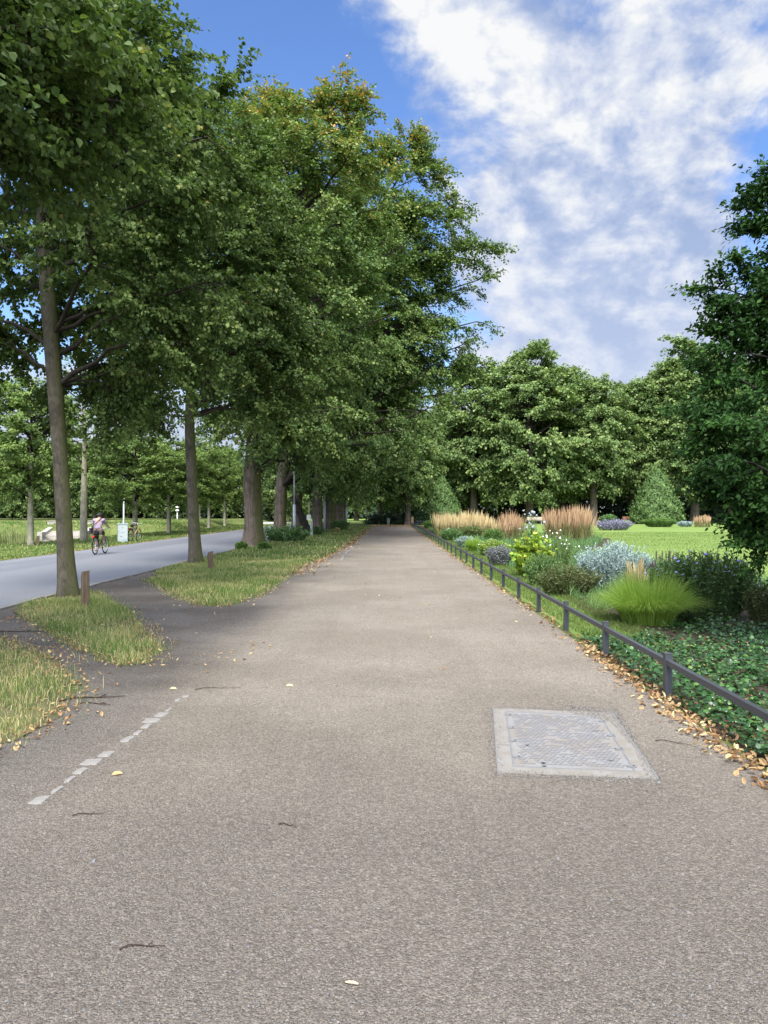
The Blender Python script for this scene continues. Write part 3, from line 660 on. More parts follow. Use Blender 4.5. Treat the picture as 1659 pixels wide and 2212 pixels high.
def park_trees():
    # lindens behind the garden, and the wood that closes the view
    protos = []
    for s in range(3):
        rng = np.random.default_rng(200 + s); hh = (1., .93, 1.05)[s]
        tg = ell_targets(rng, 92, (0, 0, 12.6), (5.7, 5.7, 9.6 * hh), 3.4, lo=-.9)
        protos.append(grow(rng, [(0, 0, -.05), (.1, 0, 2), (0, 0, 6), (.2, .1, 12), (0, 0, 19)], [.62, .52, .46, .3, .06], tg, (0, 0, 11), 8, 1.9, 8, 1.0, 10, .34, (RHOMB_V, RHOMB_F), flare=.3, sub_from=.48, startlo=.15, droop=.55, tubes=False, upw=.55, jit=.5, ldroop=.9))
    done = {}
    def put(k, label, X, Y, s, r, grp):
        if k not in done:
            w, l = protos[k]; done[k] = plant_tree('park_linden_tree', label, (X, Y, 0), w, l, M_BARKF, M_FAR, grp, rot=r, scale=s)
        else: dup(done[k], label, (X, Y, 0), r, s, grp)
    g = 'lindens behind the garden'
    row = [(985, 107, .74, 1, 'lower pale linden right of the avenue, behind the left clipped yew'), (1023, 104, 1.0, 0, 'linden whose trunk rises behind the pale reed grass stand'),
           (1145, 101, 1.04, 2, 'broad linden with thick trunk directly behind the wooden bench'), (1212, 108, .97, 0, 'linden filling the gap right of the broad linden by the bench'), (1282, 102, .90, 1, 'linden with slightly leaning trunk behind the tallest brown reed grass'),
           (1368, 106, .94, 1, 'linden rising just left of the right clipped yew'), (1432, 105, .95, 0, 'linden rising behind the tip of the right clipped yew'), (1500, 103, 1.08, 2, 'tall linden partly hidden by the dark hornbeam on the right'),
           (1580, 104, .98, 0, 'linden behind the dark hornbeam, seen between its twigs'), (1650, 104, 1., 2, 'linden at the right picture edge behind the hornbeam')]
    for i, (px, Y, s, k, lab) in enumerate(row): put(k, lab, (px - CX) / F * Y, Y, s, i * 1.7, g)
    g2 = 'trees of the wood behind the garden'
    rng = np.random.default_rng(300)
    put(1, 'dark linden trunk standing at the far end of the gravel path', 2.3, 90, .62, .4, g2)
    spec = [(895, 100, .60, 'shaded linden behind the trunk at the end of the path'), (940, 114, .80, 'shaded linden filling the gap behind the left clipped yew'), (1080, 118, .9, 'second row linden between the reed grass trunk and the bench'),
            (1180, 120, .9, 'second row linden behind the lamp post by the bench'), (1250, 120, .82, 'second row linden seen behind the leaning trunk'), (1330, 120, .85, 'second row linden left of the right clipped yew'), (1400, 121, .8, 'second row linden directly behind the right clipped yew'), (1470, 120, .9, 'second row linden behind the gap right of the clipped yew'), (1545, 121, .95, 'second row linden behind the hornbeam twigs')]
    for i, (px, Y, s, lab) in enumerate(spec): put(i % 3, lab, (px - CX) / F * Y, Y, s, i * 2.3, g2)
    for i, (px, Y, s, lab) in enumerate([(770, 125, .66, 'far linden left of the end of the avenue, over the lit lawn'), (820, 112, .62, 'far linden closing the end of the path, above the litter bin'), (858, 118, .7, 'far linden behind the litter bin, right of the lit lawn')]):
        put(i % 3, lab, (px - CX) / F * Y, Y, s, i * 1.3, g2)
park_trees()

def bush_mass(name, boxes, n, size, m, seed, h):
    """undergrowth and far wood: leaf clusters on lumpy mounds"""
    rng = np.random.default_rng(seed); b = Buf()
    for (x0, y0, x1, y1, h0, h1, dep) in boxes:
        L = sqrt((x1 - x0) ** 2 + (y1 - y0) ** 2); k = int(max(4, L / 2.2))
        for t in np.linspace(0, 1, k):
            hh = rng.uniform(h0, h1); c = np.array([x0 + (x1 - x0) * t, y0 + (y1 - y0) * t + rng.normal(0, dep * .3), 0]); m_ = int(n)
            d = nrm(rng.normal(0, 1, (m_, 3))); d[:, 2] = np.abs(d[:, 2]); rr = rng.uniform(.6, 1.05, (m_, 1))
            lump = 1 + .18 * np.sin(d[:, :1] * 7 + t * 40) * np.sin(d[:, 2:] * 8)
            P = c + d * rr * lump * np.array([1.9, dep, hh])
            b.inst(RHOMB_V, RHOMB_F, P, d + UP * .5 + rng.normal(0, .5, (m_, 3)), rng.normal(0, .6, (m_, 3)) + d * .4 - UP * .5, size * rng.uniform(.6, 1.3, m_), rng.random(m_))
    return tag(b.build(name, m), kind='stuff')
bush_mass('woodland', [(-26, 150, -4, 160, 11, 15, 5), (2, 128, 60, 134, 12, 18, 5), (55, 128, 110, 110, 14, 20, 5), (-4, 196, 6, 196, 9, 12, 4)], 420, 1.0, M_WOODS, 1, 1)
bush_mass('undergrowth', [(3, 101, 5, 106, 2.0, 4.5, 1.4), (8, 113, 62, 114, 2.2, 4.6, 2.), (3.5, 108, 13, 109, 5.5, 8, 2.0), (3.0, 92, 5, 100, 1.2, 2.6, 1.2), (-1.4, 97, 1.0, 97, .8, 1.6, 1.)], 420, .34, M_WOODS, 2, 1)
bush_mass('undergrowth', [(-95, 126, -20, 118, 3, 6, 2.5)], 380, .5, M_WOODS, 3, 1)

def left_trees():
    rng = np.random.default_rng(400); g = 'young trees in a row beyond the road'
    tg = ell_targets(rng, 46, (0, 0, 5.3), (2.7, 2.7, 3.1), 2.0)
    w, l = grow(rng, [(0, 0, -.05), (0, 0, 2), (.05, 0, 4), (0, 0, 8)], [.17, .13, .11, .03], tg, (0, 0, 5.3), 8, .85, 8, .5, 12, .13, (RHOMB_V, RHOMB_F), droop=.2, startlo=.26, tw_r=.008)
    tg2 = ell_targets(rng, 26, (0, 0, 7.2), (1.8, 1.8, 3.4), 3.6)
    w2, l2 = grow(rng, [(0, 0, -.05), (0, 0, 2), (.05, 0, 4.5), (0, 0, 10.5)], [.22, .17, .13, .02], tg2, (0, 0, 6.5), 5, .8, 5, .5, 6, .12, (RHOMB_V, RHOMB_F), droop=.1, startlo=.3, tw_r=.009)
    A = plant_tree('young_tree', 'young tree with pale trunk in front of the reeds, leftmost of its row', (-17.5, 37.7, 0), w, l, M_BARKW, M_YOUNG, g)
    B = plant_tree('young_tree', 'slender thin crowned tree with whitish trunk just left of the cyclist', (-17., 43, 0), w2, l2, M_BARKW, M_YOUNG, g)
    for i, (X, Y, s, lab) in enumerate([(-16.9, 51.4, (1.15, 1.15, .84), 'low branched young tree just right of the parked bicycle'), (-16.6, 58.3, (1.1, 1.1, .86), 'young tree left of the second avenue trunk, right of the low branched one'),
                           (-16.8, 66, .95, 'young tree half hidden behind the second avenue trunk'), (-17.2, 74, .95, 'young tree just right of the second avenue trunk'), (-17.6, 83, (.95, .95, 1.0), 'young tree with white trunk left of the nearest thick linden'), (-23, 94, .9, 'small pale trunked tree standing out on the far grass')]):
        dup(A, lab, (X, Y, 0), i * 1.1 + .6, s, g)
    rng = np.random.default_rng(401); g = 'dense trees beyond the pond'
    tg = ell_targets(rng, 80, (0, 0, 7.2), (5.0, 5.0, 5.8), 2.2, lo=-.9)
    w, l = grow(rng, [(0, 0, -.05), (0, 0, 2), (0, 0, 5), (0, 0, 12)], [.26, .2, .17, .05], tg, (0, 0, 7), 8, 1.7, 8, .9, 10, .30, (RHOMB_V, RHOMB_F), droop=.3, startlo=.16, tubes=False)
    sp = [(-62, 96), (-53, 98), (-44, 94), (-47, 112), (-37, 97), (-30, 104), (-39, 116), (-24, 112), (-30, 122), (-57, 116), (-70, 112), (-19, 124), (-66, 128), (-15, 118)]
    wd = ['far left behind the reeds', 'behind the leftmost pale trunk', 'above the stone pedestal of the steps', 'behind the stone steps, set back', 'above the cyclist', 'behind the slim lamp post', 'set back between cyclist and lamp post', 'above the parked bicycle', 'set back behind the lamp post', 'set back at the left picture edge', 'outermost at the left picture edge', 'right of the second avenue trunk', 'farthest back at the left', 'just left of the nearest thick linden']
    p = None
    for i, ((X, Y), d) in enumerate(zip(sp, wd)):
        lab = 'dense round crowned tree beyond the pond, ' + d
        s = rng.uniform(.72, .88) * (1.0 if Y < 115 else 1.05)
        if p is None: p = plant_tree('dense_tree', lab, (X, Y, .3), w, l, M_BARKW, M_FAR, g, scale=s)
        else: dup(p, lab, (X, Y, .3 if X < -20 else 0), i * 1.9, s, g)
left_trees()

def hornbeam():
    rng = np.random.default_rng(500); base = np.array([6.62, 9.9, 0])
    tg = np.concatenate([ell_targets(rng, 66, (0, 0, 3.75), (1.62, 1.5, 2.35), 1.75, rad=(.5, 1.), lo=-.96),
        np.array([W(*p) for p in [(1688, 420, 9.7), (1648, 455, 9.7), (1638, 500, 9.8), (1618, 580, 9.7), (1568, 625, 9.7), (1583, 680, 9.7), (1578, 715, 9.7), (1593, 760, 9.6), (1543, 800, 9.6), (1528, 870, 9.6), (1538, 930, 9.6), (1553, 1000, 9.6), (1558, 1020, 9.6), (1578, 1055, 9.6), (1608, 1095, 9.6), (1608, 900, 9.0), (1628, 1000, 8.9), (1648, 1155, 9.5), (1618, 1135, 9.6)]]) - base])
    w, l = grow(rng, [(0, 0, -.05), (0, 0, 2), (0, 0, 4), (0, 0, 7.2)], [.13, .11, .08, .02], tg, (0, 0, 4), 17, .48, 11, .34, 24, .061, (LANCE_V, HEART_F), droop=.02, startlo=.1, tw_r=.003, upw=.55, jit=.6, ldroop=.1, sub_from=.25, climb=.6)
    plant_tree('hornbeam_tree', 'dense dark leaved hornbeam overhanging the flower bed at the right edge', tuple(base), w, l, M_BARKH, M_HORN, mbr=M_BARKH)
hornbeam()

def yews():
    rng = np.random.default_rng(520); b = Buf(); n = 15000
    z = 1 - np.sqrt(rng.random(n)); th = rng.uniform(0, 2*pi, n)
    prof = np.interp(z, [0, .06, .25, .6, .9, 1], [.34, .41, .375, .225, .07, .0])
    lump = 1 + .07 * np.sin(th * 6 + z * 22) + .05 * np.sin(th * 13 - z * 40)
    r = prof * lump * rng.uniform(.72, 1.06, n)
    P = np.stack([r * np.cos(th), r * np.sin(th), z * .97 + .01], 1)
    out = np.stack([np.cos(th), np.sin(th), np.full(n, .35)], 1)
    b.inst([(0, 0, 0), (.22, .4, 0), (0, 1.2, 0), (-.22, .4, 0)], RHOMB_F, P, out + rng.normal(0, .45, (n, 3)), out * .6 + UP * .8 + rng.normal(0, .35, (n, 3)), .042 * rng.uniform(.6, 1.3, n), rng.beta(2, 2, n))
    wd = Buf(); wd.tube([(0, 0, -.01), (0, 0, .5), (0, 0, .97)], [.035, .025, .003], 8)
    t = thing('clipped_yew', 'cone shaped clipped yew at the end of the path fence, left one of two', 'tree', (6.9, 98, 0), 'cone shaped clipped yews'); t.scale = (6.3,) * 3
    wd.build('trunk', M_BARKF, t); b.build('crown', M_YEW, t)
    dup(t, 'cone shaped clipped yew standing on the open lawn, right one of two', (34.2, 98, 0), 1.4, 7.8, 'cone shaped clipped yews')
yews()

# ------------------------------------------------------------------ garden
def ivy():
    rng = np.random.default_rng(30); n = 42000
    poly = [(2.52, .2), (6.5, .2), (8, 5.2), (9.6, 8.6), (9.6, 11.9), (4.6, 11.7), (3.9, 10.9), (3.1, 9.9), (2.55, 10.2), (2.5, 8)]
    P = np.concatenate([sample([(2.52, 3.2), (5.6, 5.2), (9.6, 8.6), (9.6, 11.9), (4.6, 11.7), (3.9, 10.9), (3.1, 9.9), (2.55, 10.2), (2.5, 8)], 36000, rng, .9), sample([(2.52, .2), (6.5, .2), (8, 5.2), (9.6, 8.6), (5.6, 5.2), (2.52, 3.2)], 15000, rng)]); n = len(P)
    bare = np.sin(P[:, 0] * 1.9 + .6) * np.sin(P[:, 1] * 1.6 + P[:, 0]) + rng.normal(0, .25, n)
    P = P[(bare < .62) | (P[:, 0] < 3.0)]; n = len(P)
    lv = []
    for k in range(10):
        a = pi / 2 + k * 2 * pi / 10; r = (.62, .36, .5, .33, .42, .30, .42, .33, .5, .36)[k]; lv.append((cos(a) * r, sin(a) * r + .4, .06 if k % 2 else -.02))
    b = Buf(); z = np.abs(rng.normal(.05, .04, n)) + .015
    b.inst(lv, [tuple(range(10))], np.column_stack([P, z]), UP + rng.normal(0, .38, (n, 3)), rng.normal(0, 1, (n, 3)), .047 * rng.uniform(.6, 1.35, n), rng.beta(1.6, 2.2, n))
    tag(b.build('ivy', M_IVY), kind='stuff')
    sheet('ivy_bed', poly, .006, M_BED)
ivy()

M_FENCE = plain('anthracite_paint', (.040, .044, .052), .45, .5, .12, 5)
def fence():
    f = thing('knee_rail_fence', 'low anthracite steel rail fence running along the right edge of the path', 'fence', (2.52, 4.95, 0))
    pb = Buf(); pb.box((0, 0, .205), (.062, .062, .41)); pb.box((0, 0, .414), (.068, .068, .008))
    rb = Buf(); rb.box((0, 1.0, .335), (.045, 1.937, .05))
    p0 = r0 = None
    for i in range(41):
        y = i * 1.98
        if p0 is None: p = p0 = pb.build('post', M_FENCE, f); r = r0 = rb.build('rail', M_FENCE, f)
        else:
            p = p0.copy(); r = r0.copy()
            for q in (p, r): COL.objects.link(q); q.parent = f
        for q in (p, r): q.location = (.002 * i * .3, y, 0)
    for y in (-1.98, -3.96):
        for src in (r0, p0):
            q = src.copy(); COL.objects.link(q); q.parent = f; q.location = (0, y, 0)
fence()

def stems(rng, n, rx, ry, h, spread=.35, hv=.25):
    """curved stems rising from a base disc"""
    a = rng.uniform(0, 2*pi, n); r = np.sqrt(rng.random(n)); d = np.stack([np.cos(a) * rx, np.sin(a) * ry], 1)
    B = np.column_stack([d * (r * (1 - spread))[:, None], np.zeros(n)])
    hh = h * (1 - hv * rng.random(n)) * np.sqrt(np.maximum(1 - .55 * r ** 2.5, .1))
    T = np.column_stack([d * r[:, None] * 1.05, hh]) + np.column_stack([rng.normal(0, .04 * h, (n, 2)), np.zeros(n)])
    return B, T
def stem_bush(name, label, px, py, wpx, hpx, leafm, size, n=150, lps=26, tmpl=(LANCE_V, HEART_F), spread=.35, lo=.12, upr=.5, ry=.55, hv=.28, stemm=None, jit=.5, cat='plant', group=None, flowers=None, z=0.):
    rng = np.random.default_rng(int(px * 7 + py)); c = G(px, py); Y = c[1]; rx = wpx / F * Y / 2; h = hpx / F * Y
    c = np.array([c[0], c[1] + rx * ry, .008])
    t = thing(name, label, cat, c, group)
    B, T = stems(rng, n, rx, rx * ry, h, spread, hv)
    M = (B + T) / 2 + np.column_stack([-(T - B)[:, :2] * .22, np.full(n, .08 * h)])
    s = Buf(); V = []
    u = np.array([0, .35, .7, 1])[None, :, None]; C = (1 - u) ** 2 * B[:, None] + 2 * u * (1 - u) * M[:, None] + u ** 2 * T[:, None]
    w = .0035 * (1 + .03 * Y); sx = np.array([w, 0, 0])
    V = np.stack([C - sx, C + sx], 2).reshape(n, 8, 3); o = np.arange(n)[:, None] * 8
    s.add(V.reshape(-1, 3), [np.concatenate([o + np.array([[0, 1, 3, 2]]), o + np.array([[2, 3, 5, 4]]), o + np.array([[4, 5, 7, 6]])])])
    s.build('stem', stemm or M_STEM, t)['kind'] = 'stuff'
    u = rng.uniform(lo, 1, (n, lps))[..., None]; P = ((1 - u) ** 2 * B[:, None] + 2 * u * (1 - u) * M[:, None] + u ** 2 * T[:, None]).reshape(-1, 3)
    k = len(P); a = rng.uniform(0, 2*pi, k); side = np.stack([np.cos(a), np.sin(a), rng.uniform(-.2, .9, k) * upr * 2], 1)
    P = P + side * size * .15
    b = Buf(); b.inst(*tmpl, P, UP * .8 - side * .3 + rng.normal(0, jit, (k, 3)), side + rng.normal(0, .2, (k, 3)), size * rng.uniform(.6, 1.2, k) * (1.15 - .45 * u.ravel()), np.clip(rng.normal(.5, .2, k) + .15 * (u.ravel() - .5), 0, 1))
    b.build('foliage', leafm, t)
    if flowers:
        fm, fs, cnt, fb = flowers; proto = None
        for i in rng.permutation(n)[:cnt]:
            if proto is None: q = proto = fb(fs).build('flower', fm, t)
            else: q = proto.copy(); COL.objects.link(q); q.parent = t
            q.location = T[i] + np.array([0, 0, fs * .3]); q.rotation_euler = (rng.uniform(-.6, .6), rng.uniform(-.6, .6), rng.uniform(0, 6)); q.scale = (rng.uniform(.7, 1.2),) * 3
    return t, T + c
M_STEM = leafmat('green_stem', [(0, (.06, .10, .03)), (1, (.12, .15, .05))], .1)
def daisy(s):
    b = Buf(); n = 9; a = np.arange(n) * 2 * pi / n
    for k in a: b.inst([(0, 0, 0), (.16, .5, .05), (0, 1, .0), (-.16, .5, .05)], RHOMB_F, [(0, 0, 0)], np.array([UP]), np.array([[cos(k), sin(k), .12]]), s, [.5])
    b.bar((0, 0, -.1 * s), (0, 0, .18 * s), .22 * s, 6)
    return b
def bell(s):
    b = Buf(); t = np.linspace(0, 1, 5); b.tube(np.stack([0*t, 0*t, (1 - t) * s], 1), s * np.array([.1, .35, .45, .5, .7]), 7); return b
def ball(s):
    b = Buf(); t = np.linspace(0, pi, 8); b.tube(np.stack([0*t, 0*t, -s * np.cos(t)], 1), s * np.maximum(np.sin(t), .03), 10)
    rng = np.random.default_rng(1); d = nrm(rng.normal(0, 1, (60, 3))); b.inst([(.08, 0, 0), (0, .35, 0), (-.08, 0, 0)], [(0, 1, 2)], d * s, np.cross(d, rng.normal(0, 1, (60, 3))), d, s, rng.random(60)); return b

def tuft(name, label, c, r, h, n, m, w, rng, arch=(.2, 1.1), plume=None, ry=1., group=None, cat='ornamental grass', rl=(0, 1), seg=5, wind=0., base=.25):
    """arching grass clump: curved blades from a tight base"""
    t = thing(name, label, cat, c, group); b = Buf()
    a = rng.uniform(0, 2*pi, n); ar = rng.uniform(*arch, n); R = np.sqrt(rng.random(n))
    B = np.column_stack([np.cos(a) * R * r * base, np.sin(a) * R * r * base * ry, np.zeros(n)])
    L = rng.uniform(.75, 1.1, n); u = np.linspace(0, 1, seg)
    hor = r * .95 * np.sin(ar) * L; ver = h * 1.25 * L
    X = B[:, None, :2] + np.stack([np.cos(a), np.sin(a) * ry], 1)[:, None] * (hor[:, None] * (u ** 1.6)[None])[..., None]
    Z = ver[:, None] * (u[None] - (.42 + .22 * np.sin(ar))[:, None] * np.sin(ar)[:, None] * (u ** 2.4)[None])
    C = np.concatenate([X, Z[..., None]], 2); C[..., 0] += wind * C[..., 2]
    fa = rng.uniform(0, 2*pi, n); s = np.stack([np.cos(fa), np.sin(fa), 0*fa], 1)[:, None] * (w * np.array([1, 1, .9, .6, .12][:seg]))[None, :, None] / 2
    V = np.stack([C - s, C + s], 2).reshape(n, seg * 2, 3); o = np.arange(n)[:, None] * seg * 2
    f = np.concatenate([o + np.array([[2*k, 2*k+1, 2*k+3, 2*k+2]]) for k in range(seg - 1)])
    b.add(V.reshape(-1, 3), [f], np.tile(rng.uniform(*rl, n), seg - 1)); b.build('foliage', m, t)
    if plume: plume(t, C)
    return t
M_LIME = leafmat('lime_grass_blade', [(0, (.13, .23, .03)), (.5, (.24, .37, .065)), (1, (.40, .50, .13))], .4)
M_REED = leafmat('reed_grass_blade', [(0, (.06, .11, .03)), (.6, (.13, .18, .06)), (1, (.30, .27, .12))], .25)
M_PLUME = leafmat('straw_plume', [(0, (0.3809, 0.2682, 0.1328)), (0.5, (0.5502, 0.4388, 0.2294)), (1, (0.6983, 0.6217, 0.3622))], .25, .8, .1, (1.1, 1, .8))
M_PLUMEB = leafmat('brown_plume', [(0, (0.2565, 0.1545, 0.084)), (0.5, (0.38, 0.2524, 0.147)), (1, (0.494, 0.3708, 0.231))], .25, .8, .1, (1.1, 1, .8))
M_SILVER = leafmat('silver_leaf', [(0, (.16, .22, .21)), (.5, (.29, .38, .37)), (1, (.45, .54, .53))], .12, nz=.1)
M_ASTER = leafmat('aster_leaf', [(0, (0.0386, 0.0878, 0.0351)), (0.5, (0.0789, 0.1544, 0.0562)), (1, (0.1668, 0.2721, 0.0966))], .2)
M_BROWNL = leafmat('brown_green_leaf', [(0, (0.07, 0.07, 0.035)), (0.5, (0.105, 0.119, 0.049)), (0.8, (0.126, 0.168, 0.063)), (1, (0.238, 0.154, 0.07))], .2)
M_YEL = leafmat('yellow_green_leaf', [(0, (.10, .20, .03)), (.45, (.21, .34, .045)), (.75, (.40, .44, .06)), (1, (.52, .46, .09))], .3)
M_GREY = leafmat('grey_violet_leaf', [(0, (.10, .11, .12)), (.5, (.19, .20, .22)), (.8, (.26, .24, .31)), (1, (.27, .21, .36))], .12)
M_SAGE = leafmat('violet_flower_spike', [(0, (.17, .18, .22)), (.5, (.27, .25, .40)), (1, (.38, .35, .54))], .15)
M_MID = leafmat('mid_green_leaf', [(0, (.05, .11, .03)), (.5, (.10, .19, .045)), (1, (.18, .28, .07))], .25)
M_DKM = leafmat('dark_mound_leaf', [(0, (0.0546, 0.1183, 0.0455)), (0.5, (0.1092, 0.2093, 0.0728)), (1, (0.182, 0.3094, 0.1001))], .2)
M_PALE = leafmat('pale_lime_leaf', [(0, (.15, .26, .05)), (.5, (.27, .38, .075)), (1, (.42, .50, .15))], .3)
M_FWHITE = plain('white_petal', (.80, .80, .76), .6, .2, .05)
M_FBLUE = plain('blue_violet_petal', (.30, .30, .66), .6, .2, .15)
M_FPALE = plain('pale_lilac_petal', (.55, .50, .78), .6, .2, .1)
M_THIST = plain('thistle_head', (.30, .34, .37), .8, .1, .2, 20)
M_SPIKE = plain('purple_brown_spike', (.075, .045, .075), .9, .1, .3, 30)

def garden():
    rng = np.random.default_rng(600)
    tuft('lime_grass', 'bright yellow green arching grass clump behind the rail at the ivy bed', (3.92, 11.6, 0), .78, .66, 5200, M_LIME, .0052, rng, (.05, 1.5), base=.48)
    def feather(t, C):
        b = Buf(); k = rng.choice(len(C), 46, replace=False)
        for i in k: b.tube(np.array([C[i, 2], C[i, 3], C[i, 4], C[i, 4] + (C[i, 4] - C[i, 3]) * .8]), [.002, .011, .013, .002], 4, rnd=rng.random())
        b.build('plume', M_PLUME, t)['kind'] = 'stuff'
    p = G(1385, 1312); tuft('feather_grass', 'pinkish feathery grass tips rising between silver artemisia and lime grass', (p[0], p[1] + .3, 0), .45, .62, 260, M_REED, .006, rng, (.05, .45), feather)
    stem_bush('aster_bush', 'large dark green aster bush dotted with blue flowers at right', 1542, 1345, 250, 156, M_ASTER, .062, 480, 44, flowers=(M_FBLUE, .030, 100, daisy), hv=.3, ry=.5)
    stem_bush('aster_bush', 'brownish green bush at the right edge with a few pale lilac flowers', 1685, 1356, 130, 100, M_BROWNL, .055, 200, 36, flowers=(M_FPALE, .026, 16, daisy), hv=.35)
    stem_bush('silver_artemisia', 'tall silver blue artemisia in the middle of the flower bed', 1338, 1284, 172, 116, M_SILVER, .055, 330, 60, upr=1.1, hv=.35, jit=.6, ry=.5, stemm=M_SILVER)
    t, T = stem_bush('agastache', 'dark purple flower spikes standing at the left of the blue aster bush', 1440, 1290, 60, 105, M_ASTER, .05, 34, 16, hv=.25)
    b = Buf()
    for q in T[:22] - np.array(t.location):
        b.tube([q - UP * .14, q - UP * .05, q, q + UP * .04], [.007, .014, .012, .003], 6)
    b.build('flower_spike', M_SPIKE, t)
    stem_bush('sedum_bush', 'low brown green bush behind the rail left of the lime grass', 1238, 1291, 150, 72, M_BROWNL, .05, 260, 34, hv=.35)
    stem_bush('grassy_perennial', 'fine grey green wispy perennial left of the silver artemisia', 1180, 1268, 90, 74, M_DKM, .05, 190, 26, upr=1.2, hv=.3)
    stem_bush('yellow_leaf_plant', 'tall plant with big yellow green leaves beside the grey violet bush', 1158, 1249, 92, 102, M_YEL, .15, 62, 17, (HEART_V, HEART_F), lo=.05, hv=.35)
    stem_bush('white_campanula', 'loose plant with drooping white flowers right of the yellow leaved plant', 1212, 1236, 80, 98, M_MID, .06, 70, 16, hv=.4, flowers=(M_FWHITE, .038, 28, bell), spread=.2)
    stem_bush('grey_catmint', 'low grey violet bush behind the rail in front of lime foliage', 1084, 1224, 64, 46, M_GREY, .05, 260, 40, upr=1., hv=.3, ry=.8)
    t, T = stem_bush('globe_thistle', 'grey thistle with round silver heads in front of the wooden bench', 1152, 1178, 60, 72, M_DKM, .10, 26, 14, hv=.45, flowers=(M_THIST, .062, 15, ball), spread=.1)
    stem_bush('lime_leaf_perennial', 'bright lime leafy clump with small white flowers behind grey violet bush', 1068, 1203, 66, 38, M_PALE, .07, 240, 26, hv=.3, ry=.9, flowers=(M_FWHITE, .035, 26, daisy))
    p = G(1024, 1193); tuft('lime_grass', 'fine bright lime grass mound right of the silver mound by the rail', (p[0], p[1] + .5, 0), .52, .52, 1100, M_LIME, .012, rng, (.1, 1.2))
    stem_bush('silver_mound', 'low silvery white mound behind the rail, left of lime grass', 1008, 1183, 44, 24, M_SILVER, .06, 220, 30, upr=.9, hv=.25, ry=.9)
    stem_bush('green_mound', 'dark reddish green mound just left of the silver mound', 976, 1169, 50, 28, M_DKM, .08, 240, 24, hv=.2, ry=.9)
    stem_bush('green_mound', 'light green rounded mound behind the small slanted plant sign', 968, 1155, 46, 26, M_MID, .09, 240, 24, hv=.2, ry=.9)
    stem_bush('green_mound', 'feathery dark green clump at the left end of the reed grass', 950, 1150, 32, 32, M_DKM, .12, 180, 26, upr=1.1, hv=.3)
    stem_bush('green_mound', 'farthest green mound along the rail fence toward the yew', 927, 1142, 24, 18, M_MID, .14, 160, 20, hv=.2)
    stem_bush('green_mound', 'green perennial clump in front of the pale reed grass', 1020, 1164, 52, 28, M_REED, .12, 200, 20, upr=1.2, hv=.3)
    stem_bush('green_mound', 'pale green grassy clump between the two reed grass stands', 1068, 1172, 44, 30, M_MID, .11, 160, 20, upr=1.3, hv=.4)
    stem_bush('russian_sage', 'violet blue haze of sage flowers right of the tall brown grass', 1330, 1146, 92, 26, M_SAGE, .12, 260, 22, upr=1.4, hv=.4, ry=.4)
    stem_bush('grey_shrub', 'grey green shrub behind the violet sage', 1318, 1133, 36, 22, M_DKM, .22, 160, 22, hv=.2)
    stem_bush('green_mound', 'clipped bright green mound in front of the right clipped yew', 1432, 1139, 74, 20, M_MID, .18, 320, 22, hv=.12, ry=.6)
    stem_bush('white_perennial', 'low white flowering plant right of the bright green mound', 1483, 1138, 34, 12, M_SILVER, .18, 130, 18, hv=.3, ry=.6)
    stem_bush('green_mound', 'small lime green clump left of the right clipped yew', 1350, 1137, 30, 13, M_PALE, .16, 130, 18, hv=.3, ry=.6)
    def reedstand(label, px0, px1, py, hpx, plm, n, w=.022):
        Y = G(px0, py)[1]; x0, x1 = (px0 - CX) / F * Y, (px1 - CX) / F * Y; h = hpx / F * Y; W_ = x1 - x0
        t = thing('reed_grass', label, 'ornamental grass', ((x0 + x1) / 2, Y + .6, 0), 'stands of feather reed grass')
        nc = max(3, int(W_ / .42)) * 2; cxs = np.linspace(-W_/2 + .2, W_/2 - .2, nc) + rng.normal(0, .1, nc); cys = rng.uniform(-.5, .5, nc); chh = rng.uniform(.80, 1.08, nc)
        ci = rng.integers(0, nc, n); x = cxs[ci] + rng.normal(0, .13, n); y = cys[ci] + rng.normal(0, .13, n); b = Buf()
        edge = np.clip((W_/2 - np.abs(x)) / .5, 0, 1) * .15 + .85
        az = np.where(rng.random(n) < .5, 0, pi) + rng.normal(0, .5, n)
        blades(b, np.column_stack([x, y, np.zeros(n)]), h * rng.uniform(.35, .72, n), w, rng, .22, rng.uniform(0, 1, n)); b.build('foliage', M_REED, t)
        m = n // 2; ci = rng.integers(0, nc, m); dx = rng.normal(0, .10, m); x = cxs[ci] + dx; y = cys[ci] + rng.normal(0, .10, m); b = Buf()
        H = h * 1.06 * np.minimum(rng.uniform(.62, 1.06, m), rng.uniform(.8, 1.1, m)) * chh[ci]
        ln = .02 + .9 * np.abs(dx) + np.abs(rng.normal(0, .05, m)); az = np.where(dx > 0, 0, pi) + rng.normal(0, .6, m)
        bs = np.column_stack([x, y, np.zeros(m)]); dr = np.column_stack([np.cos(az) * np.sin(ln), np.sin(az) * np.sin(ln), np.cos(ln)])
        p1 = bs + dr * (H * .52)[:, None]; pm = bs + dr * (H * .76)[:, None]; p2 = bs + dr * H[:, None]; s = np.array([1., 0, 0])
        sw = (w * rng.uniform(.7, 1.3, m))[:, None]
        V = np.stack([p1 - s*sw*.25, p1 + s*sw*.25, pm + s*sw*.75, pm - s*sw*.75, p2], 1).reshape(-1, 3); o = np.arange(m)[:, None] * 5; r = rng.random(m)
        b.add(V, [o + np.array([[0, 1, 2, 3]])], r); b.f.append((o + np.array([[3, 2, 4]]), r, 0, False))
        st = np.stack([bs - s*sw*.12, bs + s*sw*.12, p1 + s*sw*.2, p1 - s*sw*.2], 1).reshape(-1, 3); b.add(st, [np.arange(m * 4).reshape(-1, 4)], r * .5)
        b.build('plume', plm, t)['kind'] = 'stuff'
